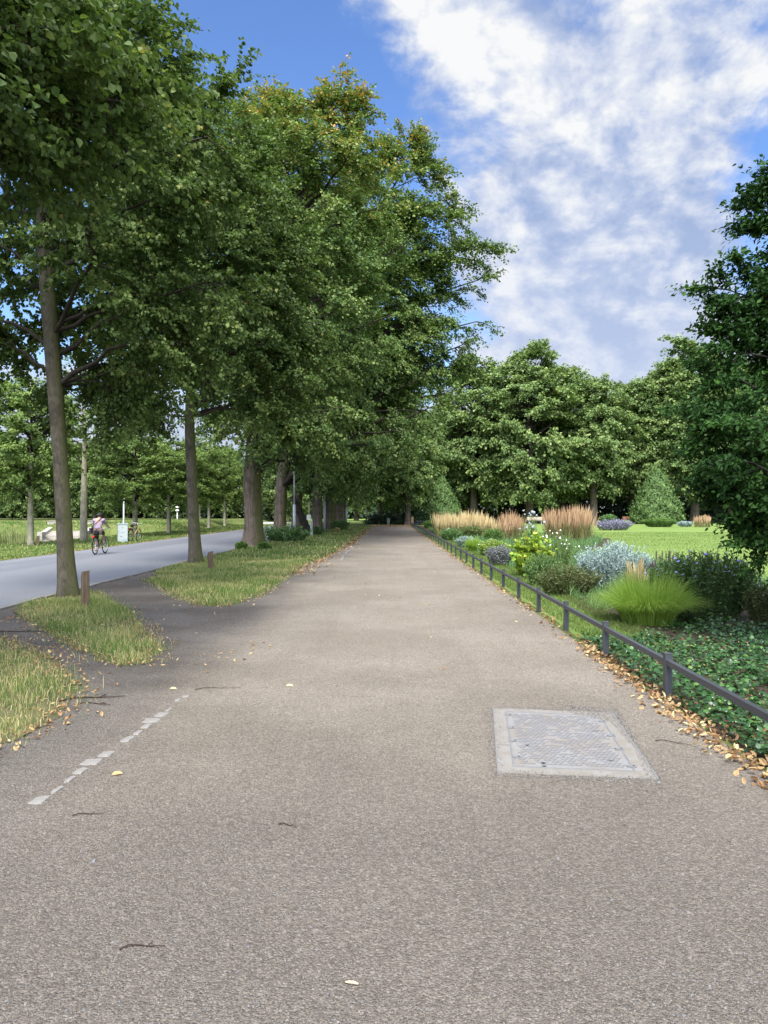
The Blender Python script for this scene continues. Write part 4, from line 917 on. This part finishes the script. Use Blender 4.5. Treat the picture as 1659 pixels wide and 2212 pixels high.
    reedstand('long stand of pale straw reed grass beside the left clipped yew', 942, 1062, 1162, 56, M_PLUME, 3000)
    reedstand('small reddish straw reed grass stand left of the bench', 1084, 1130, 1169, 60, M_PLUMEB, 1500)
    reedstand('tall brown reed grass stand right of the bench, tallest of the stands', 1184, 1282, 1170, 72, M_PLUMEB, 2900)
    reedstand('short distant tan reed grass half behind the hornbeam', 1506, 1538, 1139, 27, M_PLUMEB, 500, .05)
garden()
turf('bed_undergrowth', [(3.5, 13.0), (8.6, 13.2), (9.0, 22), (7.4, 31), (10.5, 38), (12.8, 46), (10.5, 51), (3.6, 70), (3.6, 32), (3.5, 20)], 26000, (.10, .42), .014, 12, M_DKM, ypow=.8, straw=.12, lean=.5, wgrow=.03)

def shrubs():
    for lab, px, py, w, h, m in [('dark glossy shrub growing round the foot of the second thick linden', 612, 1172, 120, 40, M_DKM), ('low ivy shrub at the foot of the third row of old trunks', 733, 1146, 44, 24, M_DKM), ('small dark shrub beside the pale post and the old trunk', 683, 1156, 28, 20, M_DKM),
              ('leafy sprouts at the right foot of the nearest thick linden', 570, 1190, 26, 16, M_MID), ('yellow green sprouts at the left foot of the nearest thick linden', 520, 1188, 20, 16, M_MID)]:
        stem_bush('foot_shrub', lab, px, py, w, h, m, .12, 130, 18, (HEART_V, HEART_F), hv=.35, cat='shrub', group='shrubs at the feet of the lindens')
    stem_bush('foot_shrub', 'tiny tan dry shrub on the grass beside the far path', 728, 1150, 13, 11, M_PLUME, .1, 60, 12, cat='shrub', hv=.3)
shrubs()

def reeds():
    rng = np.random.default_rng(71); b = Buf(); n = 9000
    x = np.concatenate([rng.uniform(-34, -18.8, 6000), rng.uniform(-50, -31, 3000)]); y = np.concatenate([rng.uniform(39.5, 44.5, 6000), rng.uniform(64, 67, 3000)])
    k = (rng.random(n) < .5 + .5 * np.sin(x * 2.2) * np.sin(y * 1.7 + x)); k &= ~((x > -29) & (y < 50) & (x < -18) & (rng.random(n) < .35)); k &= ~((x > -19.9) & (y < 50)); x, y = x[k], y[k]; n = len(x)
    blades(b, np.column_stack([x, y, np.minimum(gheight(x, y), 0.) - .02]), rng.uniform(.5, 1.15, n), .035, rng, .18, np.where(rng.random(n) < .35, rng.uniform(.8, 1, n), rng.random(n) * .7))
    tag(b.build('pond_reeds', M_REED), kind='stuff')
reeds()

# ------------------------------------------------------------------ access cover in the path
def access_cover():
    A, B_, C_, D = G(1064.3, 1531), G(1323, 1543), G(1424.5, 1686.8), G(1074, 1672.6)
    m, b = mat('dusty_cover_metal'); p = objc(b)
    n = b.noise(p, 3., 6, .65); c = b.mix(b.step(n, .42, .58), (.20, .195, .19), (.190, .17, .146)); c = b.mix(b.math('MULTIPLY', b.step(b.noise(p, 40., 5, .7), .45, .72), .6), c, (.115, .105, .098))
    finish(b, c, .85, .3, b.noise(p, 60., 4), .4, .004)
    m2 = plain('worn_zinc', (.175, .178, .185), .6, .4, .3, 14, .2); m4 = plain('tread_metal', (.10, .10, .105), .6, .4, .35, 20)
    m3 = plain('cover_hole', (.01, .01, .01), .9, .1)
    mc, b2 = mat('dusty_concrete'); p = objc(b2)
    c = b2.mix(b2.step(b2.noise(p, 7., 6, .7), .38, .62), (.205, .196, .182), (.18, .162, .138)); finish(b2, c, .95, .1, b2.noise(p, 70., 4), .4, .004)
    ctr = (A + B_ + C_ + D) / 4; ctr[2] = .009
    def at(u, v, z=0.): return (D * (1-u) * (1-v) + C_ * u * (1-v) + B_ * u * v + A * (1-u) * v) - np.array([ctr[0], ctr[1], 0]) + np.array([0, 0, z])
    t = thing('access_cover', 'dusty rectangular steel access cover with treaded plate set in the gravel', 'cover', ctr)
    def quad(buf, u0, v0, u1, v1, z, th=.003):
        q = [at(u0, v0), at(u1, v0), at(u1, v1), at(u0, v1)]; V = [x + UP * (z - th) for x in q] + [x + UP * z for x in q]
        buf.add(V, [[[4, 5, 6, 7], [0, 1, 5, 4], [1, 2, 6, 5], [2, 3, 7, 6], [3, 0, 4, 7]]])
    fb = Buf(); u0, u1, v0, v1 = .105, .885, .075, .93
    for a in [(0, 0, u0, .36), (0, .366, u0, 1), (u1, 0, 1, 1), (u0, 0, u1, v0), (u0, v1, u1, 1)]: quad(fb, *a, .003)
    fb.build('concrete_surround', mc, t)
    rb = Buf(); e = .010
    for a in [(u0, v0, u0 + e, v1), (u1 - e, v0, u1, v1), (u0 + e, v0, u1 - e, v0 + e * .6), (u0 + e, v1 - e * .6, u1 - e, v1), (0, 0, .007, 1), (.99, 0, 1, 1)]: quad(rb, *a, .006)
    rb.build('frame', m2, t)
    pb = Buf(); quad(pb, u0 + e, v0 + e * .6, u1 - e, v1 - e * .6, .003); pb.build('plate', m, t)
    rng = np.random.default_rng(9); tb = Buf(); th = np.linspace(-1, 1, 5)
    for i in range(20):
        for j in range(34):
            u = u0 + .06 + (u1 - u0 - .10) * (i + .25 + (.5 if j % 2 else 0)) / 20.5; v = v0 + .035 + (v1 - v0 - .07) * (j + .5) / 34
            if rng.random() < .16 + .3 * (sin(i * .5 + 1) * sin(j * .33) > .45): continue
            c = at(u, v, .003); P = c + np.stack([th * .021, np.cos(th * pi) * -.006, 0 * th], 1)
            s = np.stack([np.full(5, 0.), np.full(5, .0052), np.zeros(5)], 1)
            V = np.concatenate([P - s * 1.3, P - s * .5 + UP * .0035, P + s * .5 + UP * .0035, P + s * 1.3]); k = np.arange(4)
            tb.add(V, [np.concatenate([np.stack([k + 5*r, k + 1 + 5*r, k + 6 + 5*r, k + 5 + 5*r], 1) for r in range(3)])])
    o = tb.build('tread', m4, t); o['kind'] = 'stuff'
    lb0 = None
    for k, (zx, zy) in enumerate([(275, 572), (290, 642), (300, 712), (320, 800), (775, 608), (825, 685), (868, 757), (932, 850)]):
        q = G(987.4 + .4047 * zx, 1316.5 + .4047 * zy) - np.array([ctr[0], ctr[1], 0]) + UP * .0085
        if lb0 is None:
            b = Buf(); b.box((0, 0, 0), (.058, .032, .006)); b.bar((.012, 0, .003), (.012, 0, .0045), .007, 8, mi=1); lb = lb0 = b.build('lug', [m2, m3], t)
        else: lb = lb0.copy(); COL.objects.link(lb); lb.parent = t
        lb.location = q; lb.rotation_euler = (0, 0, -.12)
    for zx, zy, w, d in [(460, 832, .028, .016), (466, 848, .032, .016), (376, 735, .03, .012), (738, 660, .05, .008), (822, 818, .05, .007)]:
        q = G(987.4 + .4047 * zx, 1316.5 + .4047 * zy) - np.array([ctr[0], ctr[1], 0]); b = Buf()
        a = np.arange(12) * 2 * pi / 12; V = np.stack([np.cos(a) * w / 2, np.sin(a) * d / 2, np.full(12, .0072)], 1) + q; b.add(V, [np.arange(12)[None]]); b.build('lifting_slot', m3, t)
access_cover()
def cover_grit():
    rng = np.random.default_rng(12); n = 5200
    q = [G(*p) for p in [(1215, 1526), (1335, 1532), (1430, 1690), (1400, 1690), (1370, 1620), (1318, 1562), (1225, 1542)]]
    P = np.concatenate([sample(q, n, rng), strip(rng, [G(1070, 1676), G(1420, 1690)], 1500, .035), strip(rng, [G(1062, 1531), G(1074, 1672)], 700, .03), strip(rng, [G(1062, 1531), G(1225, 1536)], 700, .03)]); n = len(P)
    b = Buf(); b.inst(OCT_V, OCT_F, np.column_stack([P, rng.uniform(.010, .0135, n)]), nrm(UP + rng.normal(0, .35, (n, 3))), rng.normal(0, 1, (n, 3)), np.exp(rng.normal(math.log(.0036), .4, n)), rng.beta(3, 2, n))
    tag(b.build('loose_gravel', bpy.data.materials['gravel_stone']), kind='stuff')
cover_grit()

# ------------------------------------------------------------------ street furniture
M_POST = bark('weathered_wood', (.085, .062, .042), (.215, .155, .10), 0, (30, 30, 3), .004)
def bollard(label, loc, w, h, rot, tilt):
    b = Buf(); x = w / 2; c = .012; ring = np.array([(-x + c, -x), (x - c, -x), (x, -x + c), (x, x - c), (x - c, x), (-x + c, x), (-x, x - c), (-x, -x + c)])
    top = h - .05 - .55 * (ring[:, 1] - ring[:, 0] * .3) ; k = np.arange(8)
    V = np.concatenate([np.column_stack([ring, np.full(8, -.1)]), np.column_stack([ring, top])])
    b.add(V, [np.stack([k, (k + 1) % 8, (k + 1) % 8 + 8, k + 8], 1), (k + 8)[None]])
    o = b.build('wooden_bollard', M_POST, loc=loc); o.rotation_euler = (tilt[0], tilt[1], rot)
    tag(o, label, 'bollard', 'short wooden bollards on the grass')
bollard('brown wooden bollard with slanted top close beside the nearest slim trunk', (-5.31, 13.5, 0), .125, .66, radians(30), (0, 0))
bollard('grey brown wooden bollard leaning slightly beside the second slim trunk', (-5.08, 22.1, 0), .14, .54, radians(28), (0, -.05))
bollard('small brown wooden bollard at the pond bank left of the first trunk', (-17.1, 37.6, 0), .13, .48, radians(20), (0, 0))

M_GALV = plain('galvanised_steel', (.36, .40, .39), .55, .4, .2, 3, .2)
def poles():
    def pole(name, label, x, y, h, r, top, parts):
        t = thing(name, label, 'lamp post', (x, y, 0), 'metal lamp posts along the avenue')
        b = Buf(); b.tube([(0, 0, -.05), (0, 0, h * .45)], [r, r], 12, cap=True); b.build('sleeve', M_GALV, t)
        b = Buf(); b.tube([(0, 0, h * .45), (0, 0, h)], [r * .5, r * .4], 10, cap=True); b.build('pole', M_GALV, t)
        b = Buf(); b.tube([(0, 0, h), (0, 0, h + .08), (0, 0, h + .4), (0, 0, h + .5)], [.06, .16, .24, .05], 12, cap=True); b.build('lantern', M_GALV, t)
    pole('lamp_post', 'thick greenish lamp post in front of the second old trunk, nearest of the posts', -5.66, 46.5, 4.6, .09, 0, 0)
    pole('lamp_post', 'pale lamp post standing clear in the middle of the avenue trunks', -5.0, 60.6, 5.4, .09, 0, 0)
    pole('lamp_post', 'thin pale lamp post beside the last avenue trunks', -4.75, 88, 4.6, .08, 0, 0)
    # slim pole beyond the road
    p = (-20.6, 60, 0); t = thing('lamp_post', 'slim pale grey lamp post behind the parked bicycle', 'lamp post', p)
    b = Buf(); b.tube([(0, 0, -.05), (0, 0, .85), (0, 0, .95), (0, 0, 4.4)], [.11, .11, .075, .055], 10, cap=True); b.build('pole', M_GALV, t)
    b = Buf(); b.tube([(0, 0, 4.4), (0, 0, 4.44), (0, 0, 4.5)], [.07, .13, .05], 10, cap=True); b.build('lantern', M_GALV, t)
    mw = plain('white_enamel', (.78, .78, .76), .5, .4, .05)
    p = ((383 - CX) / F * 100, 100, 0); t = thing('garden_lamp', 'small white lamp post with two round shades far across the grass', 'lamp post', p)
    b = Buf(); b.tube([(0, 0, -.05), (0, 0, 1.9)], [.09, .06], 8, cap=True); b.build('pole', mw, t)
    for z, n_ in ((1.72, 0), (2.15, 1)):
        b = Buf(); b.tube([(0, 0, z - .12), (0, 0, z - .06), (0, 0, z + .08), (0, 0, z + .12)], [.08, .27, .22, .05], 10, cap=True); b.build('lamp_shade', mw, t)
    p = ((1193 - CX) / F * 108, 108, 0); t = thing('garden_lamp', 'thin dark lamp post with bowl shaped head right of the bench', 'lamp post', p)
    b = Buf(); b.tube([(0, 0, -.05), (0, 0, 3.9)], [.09, .06], 8, cap=True); b.build('pole', M_GALV, t)
    b = Buf(); b.tube([(0, 0, 3.85), (0, 0, 3.95), (0, 0, 4.3), (0, 0, 4.36)], [.08, .18, .36, .38], 10, cap=True); b.build('lamp_shade', plain('dark_shade', (.06, .065, .07), .5), t)
    # pale post with small white box between the trunks
    t = thing('parking_post', 'pale post carrying a small white box beside the leaning stump', 'post', (-5.05, 50.8, 0))
    b = Buf(); b.box((0, 0, .5), (.16, .16, 1.1)); b.build('post', M_GALV, t)
    b = Buf(); b.box((-.18, .02, 1.26), (.26, .2, .34)); b.build('box', mw, t)
    b = Buf(); b.tube([(-.16, .02, 1.43), (-.16, .02, 2.3)], [.04, .04], 8, cap=True); b.build('pole', plain('reddish_white_pole', (.5, .36, .34), .6), t)
    t = thing('litter_bin', 'small grey litter bin at the far end of the path', 'bin', (.06, 92, 0))
    b = Buf(); b.tube([(0, 0, 0), (0, 0, .72)], [.15, .19], 12, cap=True); b.build('bin_body', M_GALV, t)
    b = Buf(); b.tube([(0, 0, .72), (0, 0, .76), (0, 0, .84)], [.21, .21, .06], 12, cap=True); b.build('lid', plain('bin_lid', (.2, .2, .2), .6), t)
    # plant sign
    t = thing('plant_sign', 'small slanted information plaque on a post behind the rail fence', 'sign', (3.55, 47.5, 0))
    b = Buf(); b.box((0, 0, .2), (.06, .06, .42)); b.build('post', M_GALV, t)
    b = Buf(); b.box((0, 0, 0), (.34, .26, .015)); q = b.build('plaque', plain('grey_plaque', (.42, .45, .47), .4), t); q.location = (.09, 0, .50); q.rotation_euler = (radians(18), radians(-42), 0)
    # marker post where the rail ends
    b = Buf(); b.box((0, 0, .5), (.28, .28, 1.0), taper=.9); tag(b.build('gate_post', plain('rusty_post', (.22, .13, .09), .9), loc=(2.75, 86.5, 0)), 'short rusty brown post where the rail fence ends', 'post')
    b = Buf(); b.box((2.2, 0, .52), (3.8, .06, .06)); b.box((2.2, 0, .28), (3.8, .05, .05)); 
    for k in range(3): b.box((.6 + k * 1.6, .06, .3), (.06, .06, .6))
    tag(b.build('cross_rail', M_FENCE, loc=(2.75, 86.6, 0)), 'dark cross rail closing the far end of the flower garden', 'fence')
poles()

M_BENCH = plain('weathered_bench_wood', (.40, .34, .27), .8, .2, .2, 6)
def bench(label, x, y, m, rot=0.):
    t = thing('park_bench', label, 'bench', (x, y, 0), 'park benches under the lindens', rot)
    b = Buf()
    for k in range(4): b.box((0, -.2 + k * .13, .45), (1.9, .11, .035))
    b.build('seat', m, t); b = Buf()
    for k in range(3): b.box((0, .30 + k * .02, .60 + k * .13), (1.9, .03, .115))
    b.build('backrest', m, t)
    for s in (-.75, .75):
        b = Buf(); b.box((s, .05, .21), (.07, .46, .42)); b.box((s, .34, .55), (.06, .05, .62)); b.build('leg', M_GALV, t)
bench('pale wooden bench in front of the thick linden trunk', (1156 - CX) / F * 96, 96, M_BENCH)
bench('reddish wooden bench half hidden left of the right clipped yew', (1362 - CX) / F * 101, 101, plain('red_bench_wood', (.30, .12, .07), .7))

def cabinet():
    mw, b = mat('grey_cabinet_paint'); p = objc(b)
    c = b.mix(b.step(b.noise(p, 3.5, 6), .5, .6), (.52, .57, .58), (.40, .50, .53))
    finish(b, c, .5, .4)
    md = plain('dark_spray_paint', (.035, .045, .08), .6, .3, .3, 9)
    mt = plain('teal_spray_paint', (.08, .20, .21), .6, .3, .4, 9)
    x, y = -14.35, 41.6; t = thing('utility_cabinet', 'pale grey roadside utility cabinet scrawled with dark spray paint', 'cabinet', (x, y, 0), rot=radians(22))
    b = Buf(); b.box((0, 0, .48), (.50, .36, .96)); b.build('body', mw, t)
    b = Buf(); b.box((0, 0, .985), (.56, .42, .05)); b.build('lid', mw, t)
    b = Buf(); b.box((0, -.183, .5), (.44, .006, .82)); b.build('door', mw, t)
    rng = np.random.default_rng(8); b = Buf()
    for c, n, s in [((-.08, .30), 26, .12), ((.02, .52), 22, .13), ((-.02, .78), 14, .08)]:
        P = np.cumsum(rng.normal(0, 1, (n, 2)), 0); P = (P - P.mean(0)) / np.abs(P).max() * s
        Q = np.column_stack([np.clip(c[0] + P[:, 0] * 1.3, -.2, .2), np.full(n, -.1885), c[1] + P[:, 1] * .5])
        b.tube(Q, .006, 4)
    b.build('graffiti', md, t)
    b = Buf(); b.box((.2525, 0, .66), (.004, .28, .5)); b.build('graffiti', md, t)
    b = Buf(); b.box((.2525, .02, .22), (.004, .26, .34)); b.build('graffiti', mt, t)
cabinet()

def stairs():
    ms = plain('pale_stone', (.34, .315, .275), .9, .15, .35, 5)
    t = thing('stone_steps', 'pale stone steps with sloping side walls leading down into the pond', 'steps', (-28.0, 66.2, -.55)); t.scale = (.72, .9, .68)
    b = Buf(); n = 7; x0, x1 = -2.15, 2.15
    for k in range(n): b.box((0, .22 + k * .36 + 1.2, -.12 + (k + 1) * .088), ((x1 - x0), 2.4, (k + 1) * .176 + .24))
    # cut to steps: each slab starts one tread further back
    b.build('stair_flight', ms, t)
    for s in (-1, 1):
        b = Buf(); xs = (s * 2.16, s * 2.75)
        V = [];
        for xx in xs: V += [(xx, -.5, -.2), (xx, 3.2, -.2), (xx, 3.2, 1.38), (xx, 2.5, 1.38), (xx, .35, .62), (xx, -.5, .62)]
        b.add(V, [np.array([range(6), range(6, 12)]), np.array([[i, (i + 1) % 6, (i + 1) % 6 + 6, i + 6] for i in range(6)])]); b.build('side_wall', ms, t)
        b = Buf(); b.box((s * 2.46, 3.1, 1.62), (1.35, 1.35, .56)); b.box((s * 2.46, 3.1, 1.93), (1.46, 1.46, .06)); b.build('pedestal', ms, t)
stairs()

# ------------------------------------------------------------------ bicycles and the rider
M_RUB = plain('black_rubber', (.018, .018, .018), .8, .2)
M_STEEL = plain('bright_steel', (.55, .55, .56), .35, .5, .1, 5, .8)
M_BLACK = plain('black_paint', (.015, .015, .018), .4, .5)
def circle(c, r, n=28, ax=0):
    a = np.arange(n + 1) * 2 * pi / n; return np.array(c) + np.stack([0*a, np.cos(a) * r, np.sin(a) * r], 1)
def bicycle(label, loc, rot, fm, lean=0., extras=True):
    t = thing('bicycle', label, 'bicycle', loc, None, rot); t.rotation_euler = (0, lean, rot)
    R = .34
    for y in (-.53, .53):
        w = Buf(); w.bar((-.04, y, R), (.04, y, R), .025, 8); wo = w.build('wheel', M_STEEL, t)
        b = Buf(); b.tube(circle((0, y, R), R - .02), .021, 8); b.build('tyre', M_RUB, wo)
        b = Buf(); b.tube(circle((0, y, R), R - .048), .010, 6)
        for k in range(16):
            a = k * pi / 8; b.bar((0.012 * (-1) ** k, y, R), (0, y + cos(a) * (R - .05), R + sin(a) * (R - .05)), .0022, 3)
        b.build('rim', M_STEEL, wo)
    bb, st, ht, hb = (0, -.09, .29), (0, -.27, .74), (0, .34, .82), (0, .38, .70)
    b = Buf()
    for p, q, r in [(bb, st, .017), (st, ht, .017), (bb, hb, .02), (ht, hb, .022)]: b.bar(p, q, r, 8)
    for s in (-1, 1):
        b.bar((s*.05, -.53, R), (s*.02, -.26, .72), .009, 6); b.bar((s*.05, -.53, R), (s*.03, -.09, .29), .010, 6)
        b.bar((s*.035, .385, .69), (s*.05, .53, R), .013, 6)
    b.build('frame', fm, t)
    b = Buf(); b.bar(st, (0, -.30, .84), .013, 8)
    b.tube([(0, -.46, .86), (0, -.40, .875), (0, -.30, .87), (0, -.16, .865)], [.075, .085, .06, .02], 10, cap=True); b.build('saddle', M_BLACK, t)
    b = Buf(); b.bar(ht, (0, .31, .98), .014, 8); b.tube([(-.30, .22, 1.0), (-.2, .30, 1.01), (0, .33, .99), (.2, .30, 1.01), (.30, .22, 1.0)], .012, 8, cap=True); b.build('handlebar', M_STEEL, t)
    b = Buf(); b.tube(circle((.05, -.09, .29), .09, 18), .006, 5)
    b.bar((.06, -.09, .29), (.075, .06, .36), .010, 6); b.bar((-.06, -.09, .29), (-.075, -.10, .115), .010, 6)
    b.box((.12, .065, .362), (.09, .07, .02)); b.box((-.12, -.10, .11), (.09, .07, .02)); b.build('crank', M_STEEL, t)
    if extras:
        b = Buf()
        for s in (-1, 1): b.bar((s*.07, -.53, R + .02), (s*.07, -.62, .73), .006, 5)
        b.box((0, -.55, .735), (.15, .36, .015)); b.build('luggage_rack', M_BLACK, t)
        b = Buf(); b.tube([(0, -.53 + cos(a) * .365, R + sin(a) * .365) for a in np.linspace(.5, 3.0, 12)], .022, 6); b.build('mudguard', M_BLACK, t)
        b = Buf(); b.box((0, -.745, .70), (.10, .03, .06)); b.build('rear_reflector', plain('red_reflector', (.55, .03, .02), .3), t)
    return t
BX, BY, RZ = -11.2, 29.95, .012
bicycle('dark bicycle being ridden along the road by the person in lilac', (RZ and BX, BY, .012), RZ, M_BLACK)
bicycle('yellow framed bicycle parked on the grass against the utility cabinet', (-14.05, 42.6, .0), radians(-6), plain('yellow_paint', (.62, .50, .14), .4), .06)

def skinned(name, verts, edges, radii, m, parent=None, root=0, sub=2):
    me = bpy.data.meshes.new(name); me.from_pydata([tuple(v) for v in verts], edges, []); me.materials.append(m)
    o = bpy.data.objects.new(name, me); COL.objects.link(o); o.parent = parent
    md = o.modifiers.new('skin', 'SKIN'); md.use_smooth_shade = True
    sv = me.skin_vertices[0].data if len(me.skin_vertices) else None
    if sv is None:
        bpy.context.view_layer.objects.active = o
        sv = me.skin_vertices[0].data
    for i, r in enumerate(radii): sv[i].radius = (r, r) if np.ndim(r) == 0 else r
    sv[root].use_root = True
    s = o.modifiers.new('sub', 'SUBSURF'); s.levels = s.render_levels = sub
    return o
def rider():
    msk = plain('skin', (.42, .25, .18), .6, .3, .06); msh = plain('lilac_shirt', (.265, .205, .265), .85, .15, .08, 5); mst = plain('dark_shorts', (.055, .048, .042), .85, .15, .1)
    mhat = plain('black_cap', (.02, .021, .028), .7, .2); mso = plain('white_sock', (.62, .60, .56), .8, .1); mshoe = plain('grey_shoe', (.22, .21, .19), .7, .2)
    V, E, R = [], [], []
    def v(p, r, par=None):
        V.append(p); R.append(r)
        if par is not None: E.append((par, len(V) - 1))
        return len(V) - 1
    hip = v((0, -.29, .93), (.135, .105)); w1 = v((0, -.25, 1.05), (.145, .105), hip); ch = v((0, -.17, 1.22), (.155, .11), w1); up = v((0, -.12, 1.33), (.12, .085), ch)
    nk = v((0, -.085, 1.40), .052, up); jw = v((0, -.06, 1.455), .068, nk); hd = v((0, -.045, 1.515), .082, jw); tp = v((0, -.05, 1.575), .06, hd)
    nose = v((0, .045, 1.495), .014, hd); ear = [v((s * .083, -.06, 1.50), .014, hd) for s in (-1, 1)]
    for s in (-1, 1):
        sh = v((s*.175, -.12, 1.315), .066, up); el = v((s*.235, .04, 1.13), .045, sh); wr = v((s*.255, .20, 1.045), .031, el); pm = v((s*.262, .245, 1.03), .030, wr)
        for k in range(4):
            f1 = v((s*(.285 - k*.018), .275, 1.022), .0095, pm); f2 = v((s*(.285 - k*.018), .288 - .003*k, .998), .009, f1); v((s*(.285 - k*.018), .268, .983), .008, f2)
        t1 = v((s*.235, .262, 1.012), .0095, pm); v((s*.232, .262, .990), .009, t1)
        th = v((s*.085, -.24, .885), .088, hip)
        if s > 0: kn, an, he, to = (.115, .085, .79), (.115, .02, .455), (.115, -.015, .395), (.12, .135, .385)
        else: kn, an, he, to = (-.115, .01, .56), (-.115, -.135, .215), (-.115, -.17, .155), (-.12, -.02, .13)
        mid = v(tuple((np.array(V[th]) + kn) / 2 + np.array([0, .0, .012])), .076, th)
        k_ = v(kn, .055, mid); cf = v(tuple(np.array(kn) * .62 + np.array(an) * .38 + np.array([0, -.022, 0])), .054, k_); a_ = v(an, .034, cf); h_ = v(he, .036, a_); v(to, .028, h_)
    t = thing('person', 'person riding away in lilac shirt, dark shorts and black cap', 'person', (BX, BY, .012), None, RZ)
    skinned('body', V, E, R, msk, t)
    # clothing over the same joints
    def sub(names, pts, ed, rad, m): return skinned(names, pts, ed, rad, m, t)
    P = [V[hip], V[w1], V[ch], V[up], (0, -.095, 1.375)]; Q = [(.160, .128), (.172, .128), (.180, .132), (.142, .105), .062]; ed = [(0, 1), (1, 2), (2, 3), (3, 4)]
    for s in (-1, 1):
        P.append((s*.178, -.12, 1.315)); Q.append(.082); ed.append((3, len(P) - 1)); P.append((s*.222, .0, 1.18)); Q.append(.066); ed.append((len(P) - 2, len(P) - 1))
    P[0] = (0, -.287, .925); sub('shirt', P, ed, Q, msh)
    P = [(0, -.29, .935)]; Q = [(.165, .128)]; ed = []
    for s in (-1, 1):
        kn = np.array((.115, .085, .79) if s > 0 else (-.115, .01, .56)); th = np.array((s*.088, -.235, .885))
        P += [tuple(th), tuple(th * .45 + kn * .55), tuple(th * .12 + kn * .88)]; Q += [.108, .094, .082]; k = len(P); ed += [(0, k - 3), (k - 3, k - 2), (k - 2, k - 1)]
    sub('shorts', P, ed, Q, mst)
    for s, an, he, to in ((1, (.115, .02, .455), (.115, -.015, .395), (.12, .135, .385)), (-1, (-.115, -.135, .215), (-.115, -.17, .155), (-.12, -.02, .13))):
        sub('shoe', [he, tuple((np.array(he) + to) / 2), to], [(0, 1), (1, 2)], [.046, .044, .034], mshoe)
        sub('sock', [an, tuple(np.array(an) + np.array([0, .005, .07]))], [(0, 1)], [.045, .048], mso)
    b = Buf(); a = np.linspace(0, pi / 2, 6); b.tube(np.stack([0*a, -.05 + 0*a, 1.525 + .085 * np.sin(a)], 1), np.maximum(.101 * np.cos(a), .004), 16, cap=True)
    b.tube([(0, .045, 1.53), (0, .09, 1.525), (0, .12, 1.518)], [.075, .066, .03], 10, cap=True); b.build('cap', mhat, t)
    b = Buf(); b.tube([(0, -.095, 1.46), (0, -.085, 1.50), (0, -.08, 1.535)], [.075, .094, .098], 14, cap=True); b.build('hair', plain('dark_hair', (.03, .025, .022), .8), t)
    # bag hanging at the left hip
    g = thing('shoulder_bag', 'black shoulder bag hanging on its strap at the cyclist\'s left hip', 'bag', (BX, BY, .012), None, RZ)
    b = Buf(); b.box((-.215, -.36, .90), (.09, .20, .22), taper=.85); b.box((-.218, -.36, .99), (.10, .21, .05)); b.build('bag_body', mhat, g)
    b = Buf(); P = np.array([(-.205, -.36, 1.0), (-.17, -.385, 1.06), (-.08, -.375, 1.16), (.02, -.305, 1.28), (.10, -.225, 1.385), (.115, -.13, 1.41), (.06, -.02, 1.33), (-.08, -.02, 1.2), (-.19, -.12, 1.08), (-.215, -.27, 1.0)])
    b.tube(P, .014, 6); b.build('strap', mhat, g)
rider()
